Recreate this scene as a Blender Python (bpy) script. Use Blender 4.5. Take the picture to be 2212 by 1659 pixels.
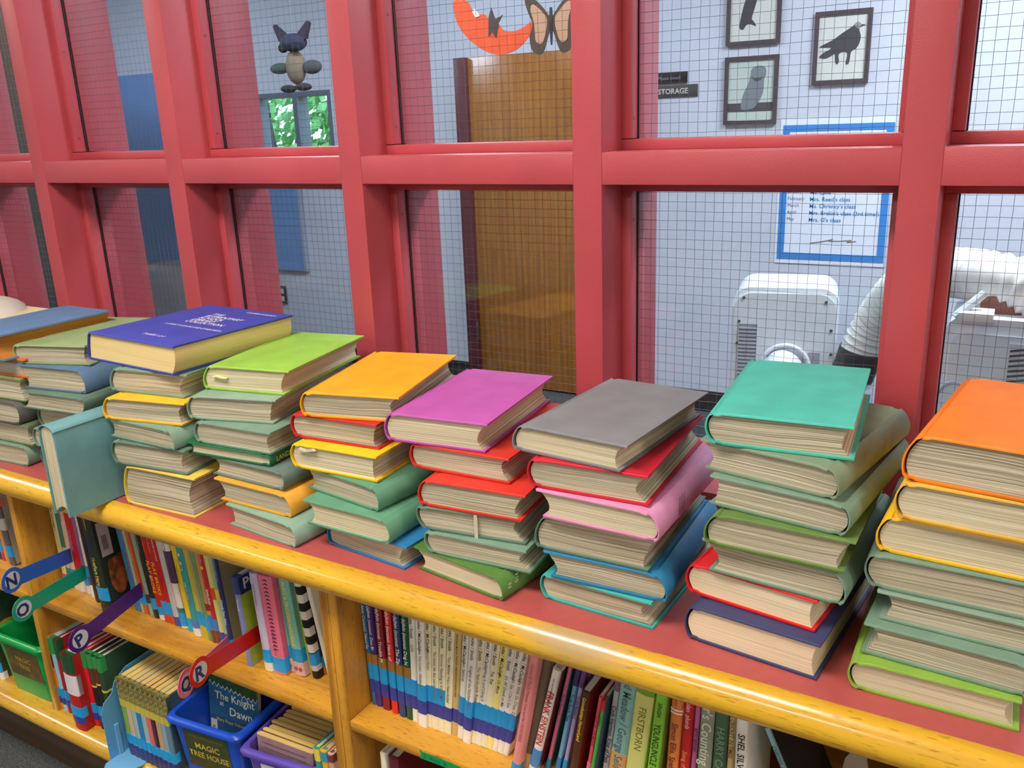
import bpy, bmesh, math, random
from math import radians as RAD, sin, cos, tan, pi
from mathutils import Vector, Matrix
for o in list(bpy.data.objects): bpy.data.objects.remove(o, do_unlink=True)
COL = bpy.context.scene.collection
SC = bpy.context.scene
FZ = 1.48                                    # metres from floor to the eye; coordinates below are taken from the eye and lifted at the end
random.seed(7)

# ------------------------------------------------------------------ camera
yaw, pitch, roll = -0.53555696, -0.29319288, -0.03766787
cd = Vector((sin(yaw)*cos(pitch), cos(yaw)*cos(pitch), sin(pitch)))
cr = Vector((cos(yaw), -sin(yaw), 0)); cu = cr.cross(cd)
r2 = cr*cos(roll) + cu*sin(roll); u2 = -cr*sin(roll) + cu*cos(roll)
cam = bpy.data.cameras.new('camera'); camo = bpy.data.objects.new('camera', cam); COL.objects.link(camo)
camo.matrix_world = Matrix(((r2.x,u2.x,-cd.x,0),(r2.y,u2.y,-cd.y,0),(r2.z,u2.z,-cd.z,0),(0,0,0,1)))
cam.sensor_width = 36; cam.sensor_fit = 'HORIZONTAL'; cam.lens = 1877.47/2212*36; cam.clip_start = .02
SC.camera = camo

# ------------------------------------------------------------------ world and exposure
w = bpy.data.worlds.new('world'); SC.world = w; w.use_nodes = True
bg = w.node_tree.nodes['Background']; bg.inputs[0].default_value = (.72,.86,1,1); bg.inputs[1].default_value = 4.0
SC.view_settings.view_transform = 'Standard'; SC.view_settings.look = 'None'
SC.view_settings.gamma = 1; SC.view_settings.use_curve_mapping = False
SC.view_settings.exposure = 0.0
LIB = 29.0      # library ceiling panels, emission strength
FAR_R, FAR_L = 54.0, 23.0
PANELS = [(-1.0,0.0),(-4.6,0.0),(2.5,-.3),(-1.0,-2.6),(-4.6,-2.6),(2.5,-2.6)]

# ------------------------------------------------------------------ materials
def lin(c):
    f = lambda v: v/12.92 if v <= .04045 else ((v+.055)/1.055)**2.4
    return (f(c[0]/255), f(c[1]/255), f(c[2]/255), 1)
MC = {}
def nt(name):
    m = bpy.data.materials.new(name); m.use_nodes = True
    t = m.node_tree; b = t.nodes['Principled BSDF']
    return m, t, b
def N(t, typ, **kw):
    n = t.nodes.new(typ)
    for k, v in kw.items():
        if k.startswith('i_'):
            n.inputs[int(k[2:]) if k[2:].isdigit() else k[2:].replace('_',' ')].default_value = v
        else: setattr(n, k, v)
    return n
def plain(c, rough=.5, metal=0, emit=0, coat=0):
    k = ('p', tuple(c), rough, metal, emit, coat)
    if k in MC: return MC[k]
    m, t, b = nt('plain')
    b.inputs['Base Color'].default_value = lin(c); b.inputs['Roughness'].default_value = rough
    b.inputs['Metallic'].default_value = metal
    if coat: b.inputs['Coat Weight'].default_value = coat
    if emit:
        b.inputs['Emission Color'].default_value = lin(c); b.inputs['Emission Strength'].default_value = emit
    MC[k] = m; return m
def mottled(c, amt=.12, scale=14, rough=.6, bump=.15, bscale=900, name='cloth', c2=None, stretch=(1,1,1), spec=.5):
    k = ('m', tuple(c), amt, scale, rough, bump, bscale, c2, stretch)
    if k in MC: return MC[k]
    m, t, b = nt(name)
    tc = N(t, 'ShaderNodeTexCoord'); mp = N(t, 'ShaderNodeMapping'); mp.inputs['Scale'].default_value = stretch
    t.links.new(tc.outputs['Object'], mp.inputs[0])
    n1 = N(t, 'ShaderNodeTexNoise', i_Scale=scale, i_Detail=4.0); t.links.new(mp.outputs[0], n1.inputs['Vector'])
    rp = N(t, 'ShaderNodeValToRGB')
    base = lin(c); d = lin(c2) if c2 else tuple(min(1, v*(1-amt)) for v in base[:3])+(1,)
    l = tuple(min(1, v*(1+amt)) for v in base[:3])+(1,)
    rp.color_ramp.elements[0].position = .3; rp.color_ramp.elements[1].position = .7
    rp.color_ramp.elements[0].color = d; rp.color_ramp.elements[1].color = l
    t.links.new(n1.outputs['Fac'], rp.inputs[0]); t.links.new(rp.outputs[0], b.inputs['Base Color'])
    b.inputs['Roughness'].default_value = rough; b.inputs['Specular IOR Level'].default_value = spec
    if bump:
        n2 = N(t, 'ShaderNodeTexNoise', i_Scale=float(bscale), i_Detail=2.0); t.links.new(tc.outputs['Object'], n2.inputs['Vector'])
        bp = N(t, 'ShaderNodeBump', i_Strength=bump, i_Distance=.0006); t.links.new(n2.outputs['Fac'], bp.inputs['Height'])
        t.links.new(bp.outputs[0], b.inputs['Normal'])
    MC[k] = m; return m
def cloth(c): return mottled(c, .1, 22, .55, .35, 1400, 'book_cloth')
def wood(axis='X', c=(214,160,52), dark=(176,118,34), name='oak', rough=.32, worn=None):
    k = ('w', axis, c, dark, rough, worn)
    if k in MC: return MC[k]
    m, t, b = nt(name)
    tc = N(t, 'ShaderNodeTexCoord'); mp = N(t, 'ShaderNodeMapping')
    s = {'X':(1.2,16,16), 'Z':(16,16,1.2), 'Y':(16,1.2,16)}[axis]; mp.inputs['Scale'].default_value = s
    t.links.new(tc.outputs['Object'], mp.inputs[0])
    n1 = N(t, 'ShaderNodeTexNoise', i_Scale=1.6, i_Detail=6.0, i_Distortion=1.2); t.links.new(mp.outputs[0], n1.inputs['Vector'])
    wv = N(t, 'ShaderNodeTexWave', i_Scale=.55, i_Distortion=7.0, i_Detail=3.0); wv.bands_direction = 'Z' if axis != 'Z' else 'X'
    t.links.new(mp.outputs[0], wv.inputs['Vector'])
    mx = N(t, 'ShaderNodeMath', operation='MULTIPLY'); t.links.new(n1.outputs['Fac'], mx.inputs[0]); t.links.new(wv.outputs['Fac'], mx.inputs[1])
    ad = N(t, 'ShaderNodeMath', operation='ADD'); t.links.new(mx.outputs[0], ad.inputs[0]); t.links.new(n1.outputs['Fac'], ad.inputs[1])
    rp = N(t, 'ShaderNodeValToRGB'); e = rp.color_ramp.elements
    e[0].position = .35; e[0].color = lin(dark); e[1].position = .95; e[1].color = lin(c)
    t.links.new(ad.outputs[0], rp.inputs[0])
    # short dark pores along the grain
    mp2 = N(t, 'ShaderNodeMapping'); mp2.inputs['Scale'].default_value = {'X':(45,420,420), 'Z':(420,420,45), 'Y':(420,45,420)}[axis]
    t.links.new(tc.outputs['Object'], mp2.inputs[0])
    n2 = N(t, 'ShaderNodeTexNoise', i_Scale=1.0, i_Detail=1.0); t.links.new(mp2.outputs[0], n2.inputs['Vector'])
    r2_ = N(t, 'ShaderNodeValToRGB'); q = r2_.color_ramp.elements
    q[0].position = .31; q[0].color = (1,1,1,1); q[1].position = .37; q[1].color = (0,0,0,1)
    t.links.new(n2.outputs['Fac'], r2_.inputs[0])
    mix = N(t, 'ShaderNodeMixRGB'); mix.inputs[2].default_value = lin(tuple(int(v*.62) for v in dark))
    fm = N(t, 'ShaderNodeMath', operation='MULTIPLY'); fm.inputs[1].default_value = .55
    t.links.new(r2_.outputs[0], fm.inputs[0]); t.links.new(fm.outputs[0], mix.inputs[0]); t.links.new(rp.outputs[0], mix.inputs[1])
    outc = mix.outputs[0]
    if worn:      # a patch rubbed down to bare grey wood
        m3 = N(t, 'ShaderNodeMapping'); m3.inputs['Location'].default_value = tuple(-v/s_ for v, s_ in zip(worn, (.075,.03,.03))); m3.inputs['Scale'].default_value = (1/.075,1/.03,1/.03)
        t.links.new(tc.outputs['Object'], m3.inputs[0])
        ln = N(t, 'ShaderNodeVectorMath', operation='LENGTH'); t.links.new(m3.outputs[0], ln.inputs[0])
        nz_ = N(t, 'ShaderNodeMath', operation='MULTIPLY_ADD'); nz_.inputs[1].default_value = 1.4; t.links.new(n1.outputs['Fac'], nz_.inputs[0]); t.links.new(ln.outputs['Value'], nz_.inputs[2])
        r3 = N(t, 'ShaderNodeValToRGB'); r3.color_ramp.elements[0].position = .0; r3.color_ramp.elements[0].color = (1,1,1,1); r3.color_ramp.elements[1].color = (0,0,0,1); r3.color_ramp.elements[0].position = .55; r3.color_ramp.elements[1].position = .98
        dv = N(t, 'ShaderNodeMath', operation='MULTIPLY'); dv.inputs[1].default_value = .5; t.links.new(nz_.outputs[0], dv.inputs[0]); t.links.new(dv.outputs[0], r3.inputs[0])
        m4 = N(t, 'ShaderNodeMixRGB'); m4.inputs[2].default_value = lin((178,150,104)); t.links.new(r3.outputs[0], m4.inputs[0]); t.links.new(outc, m4.inputs[1]); outc = m4.outputs[0]
    t.links.new(outc, b.inputs['Base Color'])
    b.inputs['Roughness'].default_value = rough; b.inputs['Coat Weight'].default_value = .5; b.inputs['Coat Roughness'].default_value = .12
    bp = N(t, 'ShaderNodeBump', i_Strength=.25, i_Distance=.0004); t.links.new(n2.outputs['Fac'], bp.inputs['Height']); t.links.new(bp.outputs[0], b.inputs['Normal'])
    MC[k] = m; return m
PG = {'old':((216,207,182),(108,99,82),.8), 'cream':((224,214,184),(150,136,108),.5), 'smooth':((240,222,190),(186,164,130),.35), 'ivory':((236,212,152),(190,158,100),.12),
      'stain':((196,132,58),(150,92,34),.3), 'white':((226,220,208),(180,172,160),.25), 'aged':((232,200,120),(170,140,80),.35)}
def pages(kind):
    k = ('pg', kind)
    if k in MC: return MC[k]
    a, d, amt = PG[kind]
    m, t, b = nt('page_edges')
    uv = N(t, 'ShaderNodeUVMap'); mp = N(t, 'ShaderNodeMapping'); oi = N(t, 'ShaderNodeObjectInfo')
    cx = N(t, 'ShaderNodeCombineXYZ'); ml = N(t, 'ShaderNodeMath', operation='MULTIPLY'); ml.inputs[1].default_value = 37.0
    t.links.new(oi.outputs['Random'], ml.inputs[0]); t.links.new(ml.outputs[0], cx.inputs[1])
    t.links.new(uv.outputs[0], mp.inputs[0]); t.links.new(cx.outputs[0], mp.inputs['Location'])
    mp.inputs['Scale'].default_value = (1.1, 1, 1)
    sc = N(t, 'ShaderNodeMapping'); sc.inputs['Scale'].default_value = (1, 26, 1); t.links.new(mp.outputs[0], sc.inputs[0])
    n1 = N(t, 'ShaderNodeTexNoise', i_Scale=1.0, i_Detail=5.0, i_Roughness=.72); n1.noise_dimensions = '2D'; t.links.new(sc.outputs[0], n1.inputs['Vector'])
    rp = N(t, 'ShaderNodeValToRGB'); e = rp.color_ramp.elements
    e[0].position = .5-amt*.22; e[0].color = lin(d); e[1].position = .5+amt*.10+.02; e[1].color = lin(a)
    t.links.new(n1.outputs['Fac'], rp.inputs[0])
    mix = N(t, 'ShaderNodeMixRGB'); mix.inputs[0].default_value = min(1, amt*1.35); mix.inputs[1].default_value = lin(a)
    # sparse gaps between leaves
    s4 = N(t, 'ShaderNodeMapping'); s4.inputs['Scale'].default_value = (.8, 44, 1); t.links.new(mp.outputs[0], s4.inputs[0])
    n4 = N(t, 'ShaderNodeTexNoise', i_Scale=1.0, i_Detail=1.0); n4.noise_dimensions = '2D'; t.links.new(s4.outputs[0], n4.inputs['Vector'])
    r4 = N(t, 'ShaderNodeValToRGB'); r4.color_ramp.elements[0].position = .27+.04*amt; r4.color_ramp.elements[1].position = .34+.05*amt
    g4 = 1-amt*.75; r4.color_ramp.elements[0].color = (g4, g4*.95, g4*.88, 1); r4.color_ramp.elements[1].color = (1,1,1,1); t.links.new(n4.outputs['Fac'], r4.inputs[0])
    m4 = N(t, 'ShaderNodeMixRGB', blend_type='MULTIPLY'); m4.inputs[0].default_value = 1
    # broad soiling
    n3 = N(t, 'ShaderNodeTexNoise', i_Scale=2.2, i_Detail=3.0); n3.noise_dimensions = '2D'; t.links.new(mp.outputs[0], n3.inputs['Vector'])
    r3 = N(t, 'ShaderNodeValToRGB'); r3.color_ramp.elements[0].color = (.8,.78,.72,1); r3.color_ramp.elements[1].color = (1.04,1.04,1.03,1)
    r3.color_ramp.elements[0].position = .35; r3.color_ramp.elements[1].position = .65; t.links.new(n3.outputs['Fac'], r3.inputs[0])
    mu = N(t, 'ShaderNodeMixRGB', blend_type='MULTIPLY'); mu.inputs[0].default_value = .8 if kind == 'old' else .4
    t.links.new(rp.outputs[0], mix.inputs[2]); t.links.new(mix.outputs[0], mu.inputs[1]); t.links.new(r3.outputs[0], mu.inputs[2])
    t.links.new(mu.outputs[0], m4.inputs[1]); t.links.new(r4.outputs[0], m4.inputs[2]); t.links.new(m4.outputs[0], b.inputs['Base Color']); b.inputs['Roughness'].default_value = .85; b.inputs['Specular IOR Level'].default_value = .2
    s2 = N(t, 'ShaderNodeMapping'); s2.inputs['Scale'].default_value = (2, 150, 1); t.links.new(mp.outputs[0], s2.inputs[0])
    n2 = N(t, 'ShaderNodeTexNoise', i_Scale=1.0, i_Detail=2.0); n2.noise_dimensions = '2D'; t.links.new(s2.outputs[0], n2.inputs['Vector'])
    bp = N(t, 'ShaderNodeBump', i_Strength=.6, i_Distance=.0006); t.links.new(n2.outputs['Fac'], bp.inputs['Height']); t.links.new(bp.outputs[0], b.inputs['Normal'])
    MC[k] = m; return m
def glass_mat(tint=(.93,.97,.98)):
    k = ('g', tint)
    if k in MC: return MC[k]
    m = bpy.data.materials.new('glass'); m.use_nodes = True; t = m.node_tree; t.nodes.clear()
    out = N(t, 'ShaderNodeOutputMaterial'); tr = N(t, 'ShaderNodeBsdfTransparent'); gl = N(t, 'ShaderNodeBsdfGlossy'); lw = N(t, 'ShaderNodeLayerWeight', i_Blend=.5); pw = N(t, 'ShaderNodeMath', operation='POWER'); pw.inputs[1].default_value = 5.0; t.links.new(lw.outputs['Facing'], pw.inputs[0]); fr = N(t, 'ShaderNodeMath', operation='MULTIPLY_ADD'); fr.inputs[1].default_value = .96; fr.inputs[2].default_value = .04; t.links.new(pw.outputs[0], fr.inputs[0])
    tr.inputs[0].default_value = (*tint, 1); gl.inputs['Roughness'].default_value = .0
    mx = N(t, 'ShaderNodeMixShader'); t.links.new(fr.outputs[0], mx.inputs[0]); t.links.new(tr.outputs[0], mx.inputs[1]); t.links.new(gl.outputs[0], mx.inputs[2])
    t.links.new(mx.outputs[0], out.inputs[0]); MC[k] = m; return m
def emission(c, s):
    m = bpy.data.materials.new('lamp_diffuser'); m.use_nodes = True; t = m.node_tree; t.nodes.clear()
    out = N(t, 'ShaderNodeOutputMaterial'); e = N(t, 'ShaderNodeEmission'); e.inputs[0].default_value = lin(c); e.inputs[1].default_value = s
    t.links.new(e.outputs[0], out.inputs[0]); return m
RED = mottled((179,72,81), .07, 6, .42, .5, 520, 'red_enamel')
STEELWIRE = plain((120,122,130), .35, .8)

# ------------------------------------------------------------------ mesh helpers
def mesh_obj(name, bm, mat, parent=None, loc=None, rot=None, smooth=None, **props):
    me = bpy.data.meshes.new(name); bm.to_mesh(me); bm.free()
    if mat: me.materials.append(mat)
    if smooth is not None:
        me.shade_smooth(); me.set_sharp_from_angle(angle=RAD(smooth))
    return link(name, me, parent, loc, rot, **props)
def link(name, me, parent=None, loc=None, rot=None, **props):
    o = bpy.data.objects.new(name, me); COL.objects.link(o)
    if parent: o.parent = parent
    if loc: o.location = loc
    if rot: o.rotation_euler = rot
    for k, v in props.items():
        if v is not None: o[k] = v
    return o
def empty(name, loc=(0,0,0), rot=(0,0,0), **props):
    return link(name, None, None, loc, rot, **props)
def thing(name, label, cat, loc=(0,0,0), rot=(0,0,0), group=None):
    return empty(name, loc, rot, label=label, category=cat, group=group)
def box(bm, a, b, bevel=0):
    v = [bm.verts.new((x, y, z)) for x in (a[0],b[0]) for y in (a[1],b[1]) for z in (a[2],b[2])]
    fs = [bm.faces.new([v[i] for i in q]) for q in ((0,1,3,2),(4,6,7,5),(0,4,5,1),(2,3,7,6),(0,2,6,4),(1,5,7,3))]
    if bevel:
        es = list({e for f in fs for e in f.edges})
        bmesh.ops.bevel(bm, geom=es, offset=bevel, segments=2, affect='EDGES', profile=.5)
    return fs
def boxo(name, a, b, mat, parent=None, bevel=0, **kw):
    bm = bmesh.new(); box(bm, a, b, bevel); return mesh_obj(name, bm, mat, parent, smooth=35 if bevel else None, **kw)
def prism(bm, pts, d0, d1, axis='y'):
    def P(p, d): return {'y':(p[0],d,p[1]), 'x':(d,p[0],p[1]), 'z':(p[0],p[1],d)}[axis]
    A = [bm.verts.new(P(p, d0)) for p in pts]; B = [bm.verts.new(P(p, d1)) for p in pts]; n = len(pts)
    for i in range(n): bm.faces.new((A[i], A[(i+1)%n], B[(i+1)%n], B[i]))
    bm.faces.new(A[::-1]); bm.faces.new(B)
    bmesh.ops.recalc_face_normals(bm, faces=bm.faces[:])
def cyl(bm, c, r, d, n=16, axis='z', r2=None):
    c = Vector(c); r2 = r if r2 is None else r2
    ax = {'x':Vector((1,0,0)), 'y':Vector((0,1,0)), 'z':Vector((0,0,1))}[axis]
    u = Vector((0,0,1)) if axis != 'z' else Vector((1,0,0)); v = ax.cross(u)
    A = [bm.verts.new(c+(u*cos(2*pi*i/n)+v*sin(2*pi*i/n))*r) for i in range(n)]
    B = [bm.verts.new(c+ax*d+(u*cos(2*pi*i/n)+v*sin(2*pi*i/n))*r2) for i in range(n)]
    for i in range(n): bm.faces.new((A[i], A[(i+1)%n], B[(i+1)%n], B[i]))
    bm.faces.new(A[::-1]); bm.faces.new(B)
    bmesh.ops.recalc_face_normals(bm, faces=bm.faces[:])
def tube(bm, pts, rf, n=12, cap=True):
    pts = [Vector(p) for p in pts]; rings = []; up = Vector((0.13,.31,.94))
    for i, p in enumerate(pts):
        d = (pts[min(i+1,len(pts)-1)]-pts[max(i-1,0)]).normalized()
        u = (up - d*up.dot(d)).normalized(); v = d.cross(u); up = u
        r = rf(i) if callable(rf) else rf
        rings.append([bm.verts.new(p+(u*cos(2*pi*k/n)+v*sin(2*pi*k/n))*r) for k in range(n)])
    for a, b in zip(rings, rings[1:]):
        for k in range(n): bm.faces.new((a[k], a[(k+1)%n], b[(k+1)%n], b[k]))
    if cap: bm.faces.new(rings[0][::-1]); bm.faces.new(rings[-1])
    bmesh.ops.recalc_face_normals(bm, faces=bm.faces[:])
def spline(cp, n):
    cp = [Vector(c) for c in cp]; cp = [cp[0]*2-cp[1]]+cp+[cp[-1]*2-cp[-2]]; out = []
    for i in range(1, len(cp)-2):
        a,b,c,d = cp[i-1:i+3]
        for k in range(n):
            t = k/n; out.append(.5*((2*b)+(c-a)*t+(2*a-5*b+4*c-d)*t*t+(3*b-a-3*c+d)*t**3))
    out.append(cp[-2]); return out
# flat lettering.  axes: where the reading direction and the letter-up direction point
AX = {'front':((1,0,0),(0,0,1)), 'spine_down':((0,0,-1),(1,0,0)), 'side':((0,1,0),(0,0,1)), 'side_across':((0,0,-1),(0,1,0)), 'top':((1,0,0),(0,1,0))}
TXT = {}
def text(name, s, size, col, parent, loc, ax='front', align='LEFT', maxlen=None, bold=0, shear=0, mat=None, rotate=0):
    k = (s, align, bold, shear)
    if k not in TXT:
        c = bpy.data.curves.new('t', 'FONT'); c.body = s; c.align_x = align; c.size = 1; c.resolution_u = 2
        c.offset = bold; c.shear = shear
        o = bpy.data.objects.new('t', c); COL.objects.link(o); bpy.context.view_layer.update()
        dg = bpy.context.evaluated_depsgraph_get(); me = bpy.data.meshes.new_from_object(o.evaluated_get(dg))
        bpy.data.objects.remove(o); TXT[k] = me
    me = TXT[k].copy(); me.materials.clear(); me.materials.append(mat or plain(col, .5))
    x, y = (Vector(v) for v in AX[ax]); z = x.cross(y)
    if rotate: x, y = x*cos(rotate)+y*sin(rotate), y*cos(rotate)-x*sin(rotate)
    wd = max((v.co.x for v in me.vertices), default=0)-min((v.co.x for v in me.vertices), default=0)
    sx = size if not maxlen or wd*size <= maxlen else maxlen/wd
    M = Matrix(((x.x*sx,y.x*size,z.x*size),(x.y*sx,y.y*size,z.y*size),(x.z*sx,y.z*size,z.z*size)))
    for v in me.vertices: v.co = M @ v.co
    return link(name, me, parent, loc)

def rounded(pts, n=5):
    m = len(pts); out = []
    for i in range(m):
        a, b, c, d = (Vector(pts[(i+k-1)%m]) for k in range(4))
        for k in range(n):
            t = k/n; out.append(tuple(.5*((2*b)+(c-a)*t+(2*a-5*b+4*c-d)*t*t+(3*b-a-3*c+d)*t**3)))
    return out
def disc(bm, cy, cz, r, x0, x1, ry=None, n=28):
    pts = [(cy+(ry or r)*cos(2*pi*i/n), cz+r*sin(2*pi*i/n)) for i in range(n)]
    prism(bm, pts, x0, x1, 'x')

# ------------------------------------------------------------------ books
def stack_book(name, label, loc, yaw_, W, L, T, sh, side, col, pg, rnd, group=None, cat='book', rot=None):
    """A hardback lying flat: spine along y, front end at y=0, spine at x=0 ('L') or x=W ('R')."""
    root = thing(name, label, cat, loc, rot or (0,0,RAD(yaw_)), group)
    tb = .0033; b = min(.009, T*.2); flat = pg == 'ivory'
    if flat: b = .003
    def SX(x, z): 
        x = x + sh*(z/T-.0)
        return x if side == 'L' else W-(x if side == 'L' else x)
    sgn = 1 if side == 'L' else -1
    def tx(x, z): return (x if side == 'L' else W-x) + sh*(z/T)
    g = [(W, T), (W*.5, T), (.022, T), (.0165, T-(.0 if flat else .0018)), (.0125, T-(.0 if flat else .002)), (b+.0018, T-.0003)]
    arc = []
    for i in range(1, 10):
        tt = 1-i/10; arc.append((b*(2*tt-1)**2*1.0, T*tt if not flat else T*tt))
    outer = g + arc + [(x, T-z) for x, z in g[::-1]]
    # inner offset
    inn = []
    n = len(outer)
    for i, p in enumerate(outer):
        a = Vector(outer[max(0,i-1)]); c = Vector(outer[min(n-1,i+1)]); d = (c-a).normalized()
        nn = Vector((-d.y, d.x)); th = tb if not (5 < i < n-6) else .0018
        inn.append((p[0]+nn.x*th, p[1]+nn.y*th))
    bm = bmesh.new(); ys = (0.0, .0006, L-.0006, L); rr = []
    for k, y in enumerate(ys):
        s_ = .0006 if k in (0,3) else 0
        O = [bm.verts.new((tx(o[0]+(i_[0]-o[0])*(s_/.0026), o[1]+(i_[1]-o[1])*(s_/.0026)), y, o[1]+(i_[1]-o[1])*(s_/.0026))) for o, i_ in zip(outer, inn)]
        I_ = [bm.verts.new((tx(*i_), y, i_[1])) for i_ in inn]; rr.append((O, I_))
    for (O, I_), (O2, I2) in zip(rr, rr[1:]):
        for i in range(n-1):
            bm.faces.new((O[i], O[i+1], O2[i+1], O2[i])); bm.faces.new((I_[i], I2[i], I2[i+1], I_[i+1]))
        for i in (0, n-1): bm.faces.new((O[i], I_[i], I2[i], O2[i]))
    for O, I_ in (rr[0], rr[-1]):
        for i in range(n-1): bm.faces.new((O[i], I_[i], I_[i+1], O[i+1]))
    bmesh.ops.recalc_face_normals(bm, faces=bm.faces[:])
    mesh_obj('cover', bm, cloth(col), root, smooth=40)
    # page block: wavy layers, rounded back, hollow fore-edge
    nz, nx = 22, 9; bm = bmesh.new(); uvl = bm.loops.layers.uv.new('UVMap')
    ph = [rnd.uniform(0, 6.28) for _ in range(4)]; amp = {'old':1, 'cream':.5, 'smooth':.1, 'ivory':0, 'stain':.2}[pg]
    conc = rnd.uniform(.004, .011) if pg != 'smooth' else .004
    if flat: conc = -.006
    lay = []
    cumx = rnd.uniform(-.002, .002)
    for k in range(nz+1):
        v = k/nz; z = tb*1.02+(T-2*tb*1.02)*v; q = 1-(2*v-1)**2
        xs = b*(1-q)+.0028+.0012; xf = W-.0045-conc*q+rnd.uniform(-.0008,.0008)*amp+cumx*0
        if pg in ('old','cream'): xf -= .003*sin(v*5+ph[3])*amp*.6+.001
        yf = .0034+rnd.uniform(0,.0007)*amp+(.0006*q); yb = L-.0035-rnd.uniform(0,.0007)*amp
        row = []
        def zz(u): return z + amp*.0016*q*(sin(u*5.2+ph[0]+v*2)*.6+sin(u*11+ph[1]+v*5)*.3)
        for j in range(nx+1):
            u = j/nx; row.append((xs+(xf-xs)*u, yf, zz(u), u))
        row.append((xf, (yf+yb)/2, zz(1), 1.9)); row.append((xf, yb, zz(1), 2.8))
        row.append((xs, yb, zz(0), 3.6)); row.append((xs, yf, zz(0), 4.6))
        lay.append([(bm.verts.new((tx(x, zc), y, zc)), uu, v) for x, y, zc, uu in row])
    for A, B in zip(lay, lay[1:]):
        for j in range(len(A)-1):
            q4 = [A[j], A[j+1], B[j+1], B[j]]
            try: f = bm.faces.new([q_[0] for q_ in q4])
            except ValueError: continue
            for lp, q_ in zip(f.loops, q4): lp[uvl].uv = (q_[1]*.17, q_[2])
    bmesh.ops.remove_doubles(bm, verts=bm.verts[:], dist=1e-6)
    bmesh.ops.recalc_face_normals(bm, faces=bm.faces[:])
    mesh_obj('page_block', bm, pages(pg), root, smooth=60)
    return root

def patch(name, parent, a, b, mat, **kw): return boxo(name, a, b, mat, parent, **kw)
def upright_book(label, loc, lean, t, h, d, kind, col, bands, txts, name='book', group=None, side=None, pg='white', cat='book'):
    lr = RAD(lean); x, y, z = loc
    root = thing(name, label, cat, (x, y, z), (0, -lr, 0), group)
    off = 0.0
    if lr < 0: root.location.x = x + 0*t; root.location.z = z + t*sin(-lr)
    c = .0022 if kind == 'hb' else .0006; c = min(c, t*.22); bl = min(.0022 if kind == 'hb' else .0008, t*.15)
    pts = [(0,d),(0,.001)]+[(t*i/8, -bl*sin(pi*i/8)) for i in range(1,8)]+[(t,.001),(t,d),(t-c,d),(t-c,c+.002),(c,c+.002),(c,d)]
    bm = bmesh.new(); prism(bm, pts, 0, h, 'z')
    mesh_obj('cover', bm, mottled(col, .06, 40, .35 if kind == 'pb' else .4, .05, 700, 'printed_cover'), root, smooth=50)
    ins = .003 if kind == 'hb' else .0004
    bm = bmesh.new(); uvl = bm.loops.layers.uv.new('UVMap'); box(bm, (c*1.02, c+.002, ins), (t-c*1.02, d-ins-.001, h-ins))
    for f in bm.faces:
        for lp in f.loops: lp[uvl].uv = (lp.vert.co.y*1.2+lp.vert.co.z, lp.vert.co.x/t*.5)
    mesh_obj('page_block', bm, pages(pg), root)
    if bands == 'M': bands = [(.02,.03,(40,50,120)),(.0,.02,(60,60,110)),(.032,.055,(28,150,215)),(.122,.14,(190,180,70)),(.14,.188,'gold')]
    for i, (z0, z1, cc) in enumerate(bands):
        if z1 > h: z1 = h
        m = mottled((150,138,70), .5, 160, .4, 0, 10, 'gold_pattern', c2=(28,30,26)) if cc == 'gold' else plain(cc, .38)
        e = .0004+.0001*(i%3); sp = []
        P0 = [(-e,.013),(-e,.0)]+[(t*k/8, -bl*sin(pi*k/8)-e) for k in range(0,9)]+[(t+e,.0),(t+e,.013)]
        bm = bmesh.new(); prism(bm, P0, z0+.0002*(i%2), z1, 'z')
        mesh_obj('spine_sticker' if cc == (28,150,215) or cc == (28,150,205) else 'spine_band', bm, m, root, smooth=50)
    for s, zs, size, cc in txts:
        size = min(size, t*1.1)
        text('spine_lettering', s, size, cc, root, (t/2-size*.33, -bl-.0006, min(zs, h-.004)), 'spine_down', maxlen=min(zs-(.062 if zs > .1 else .004), size*9.5 if zs > .2 else 9), bold=.012)
    if side: patch('cover_picture', root, (t+.0001, .004, .003), (t+.0005, d-.004, h-.003), plain(side, .3))
    return root

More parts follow.
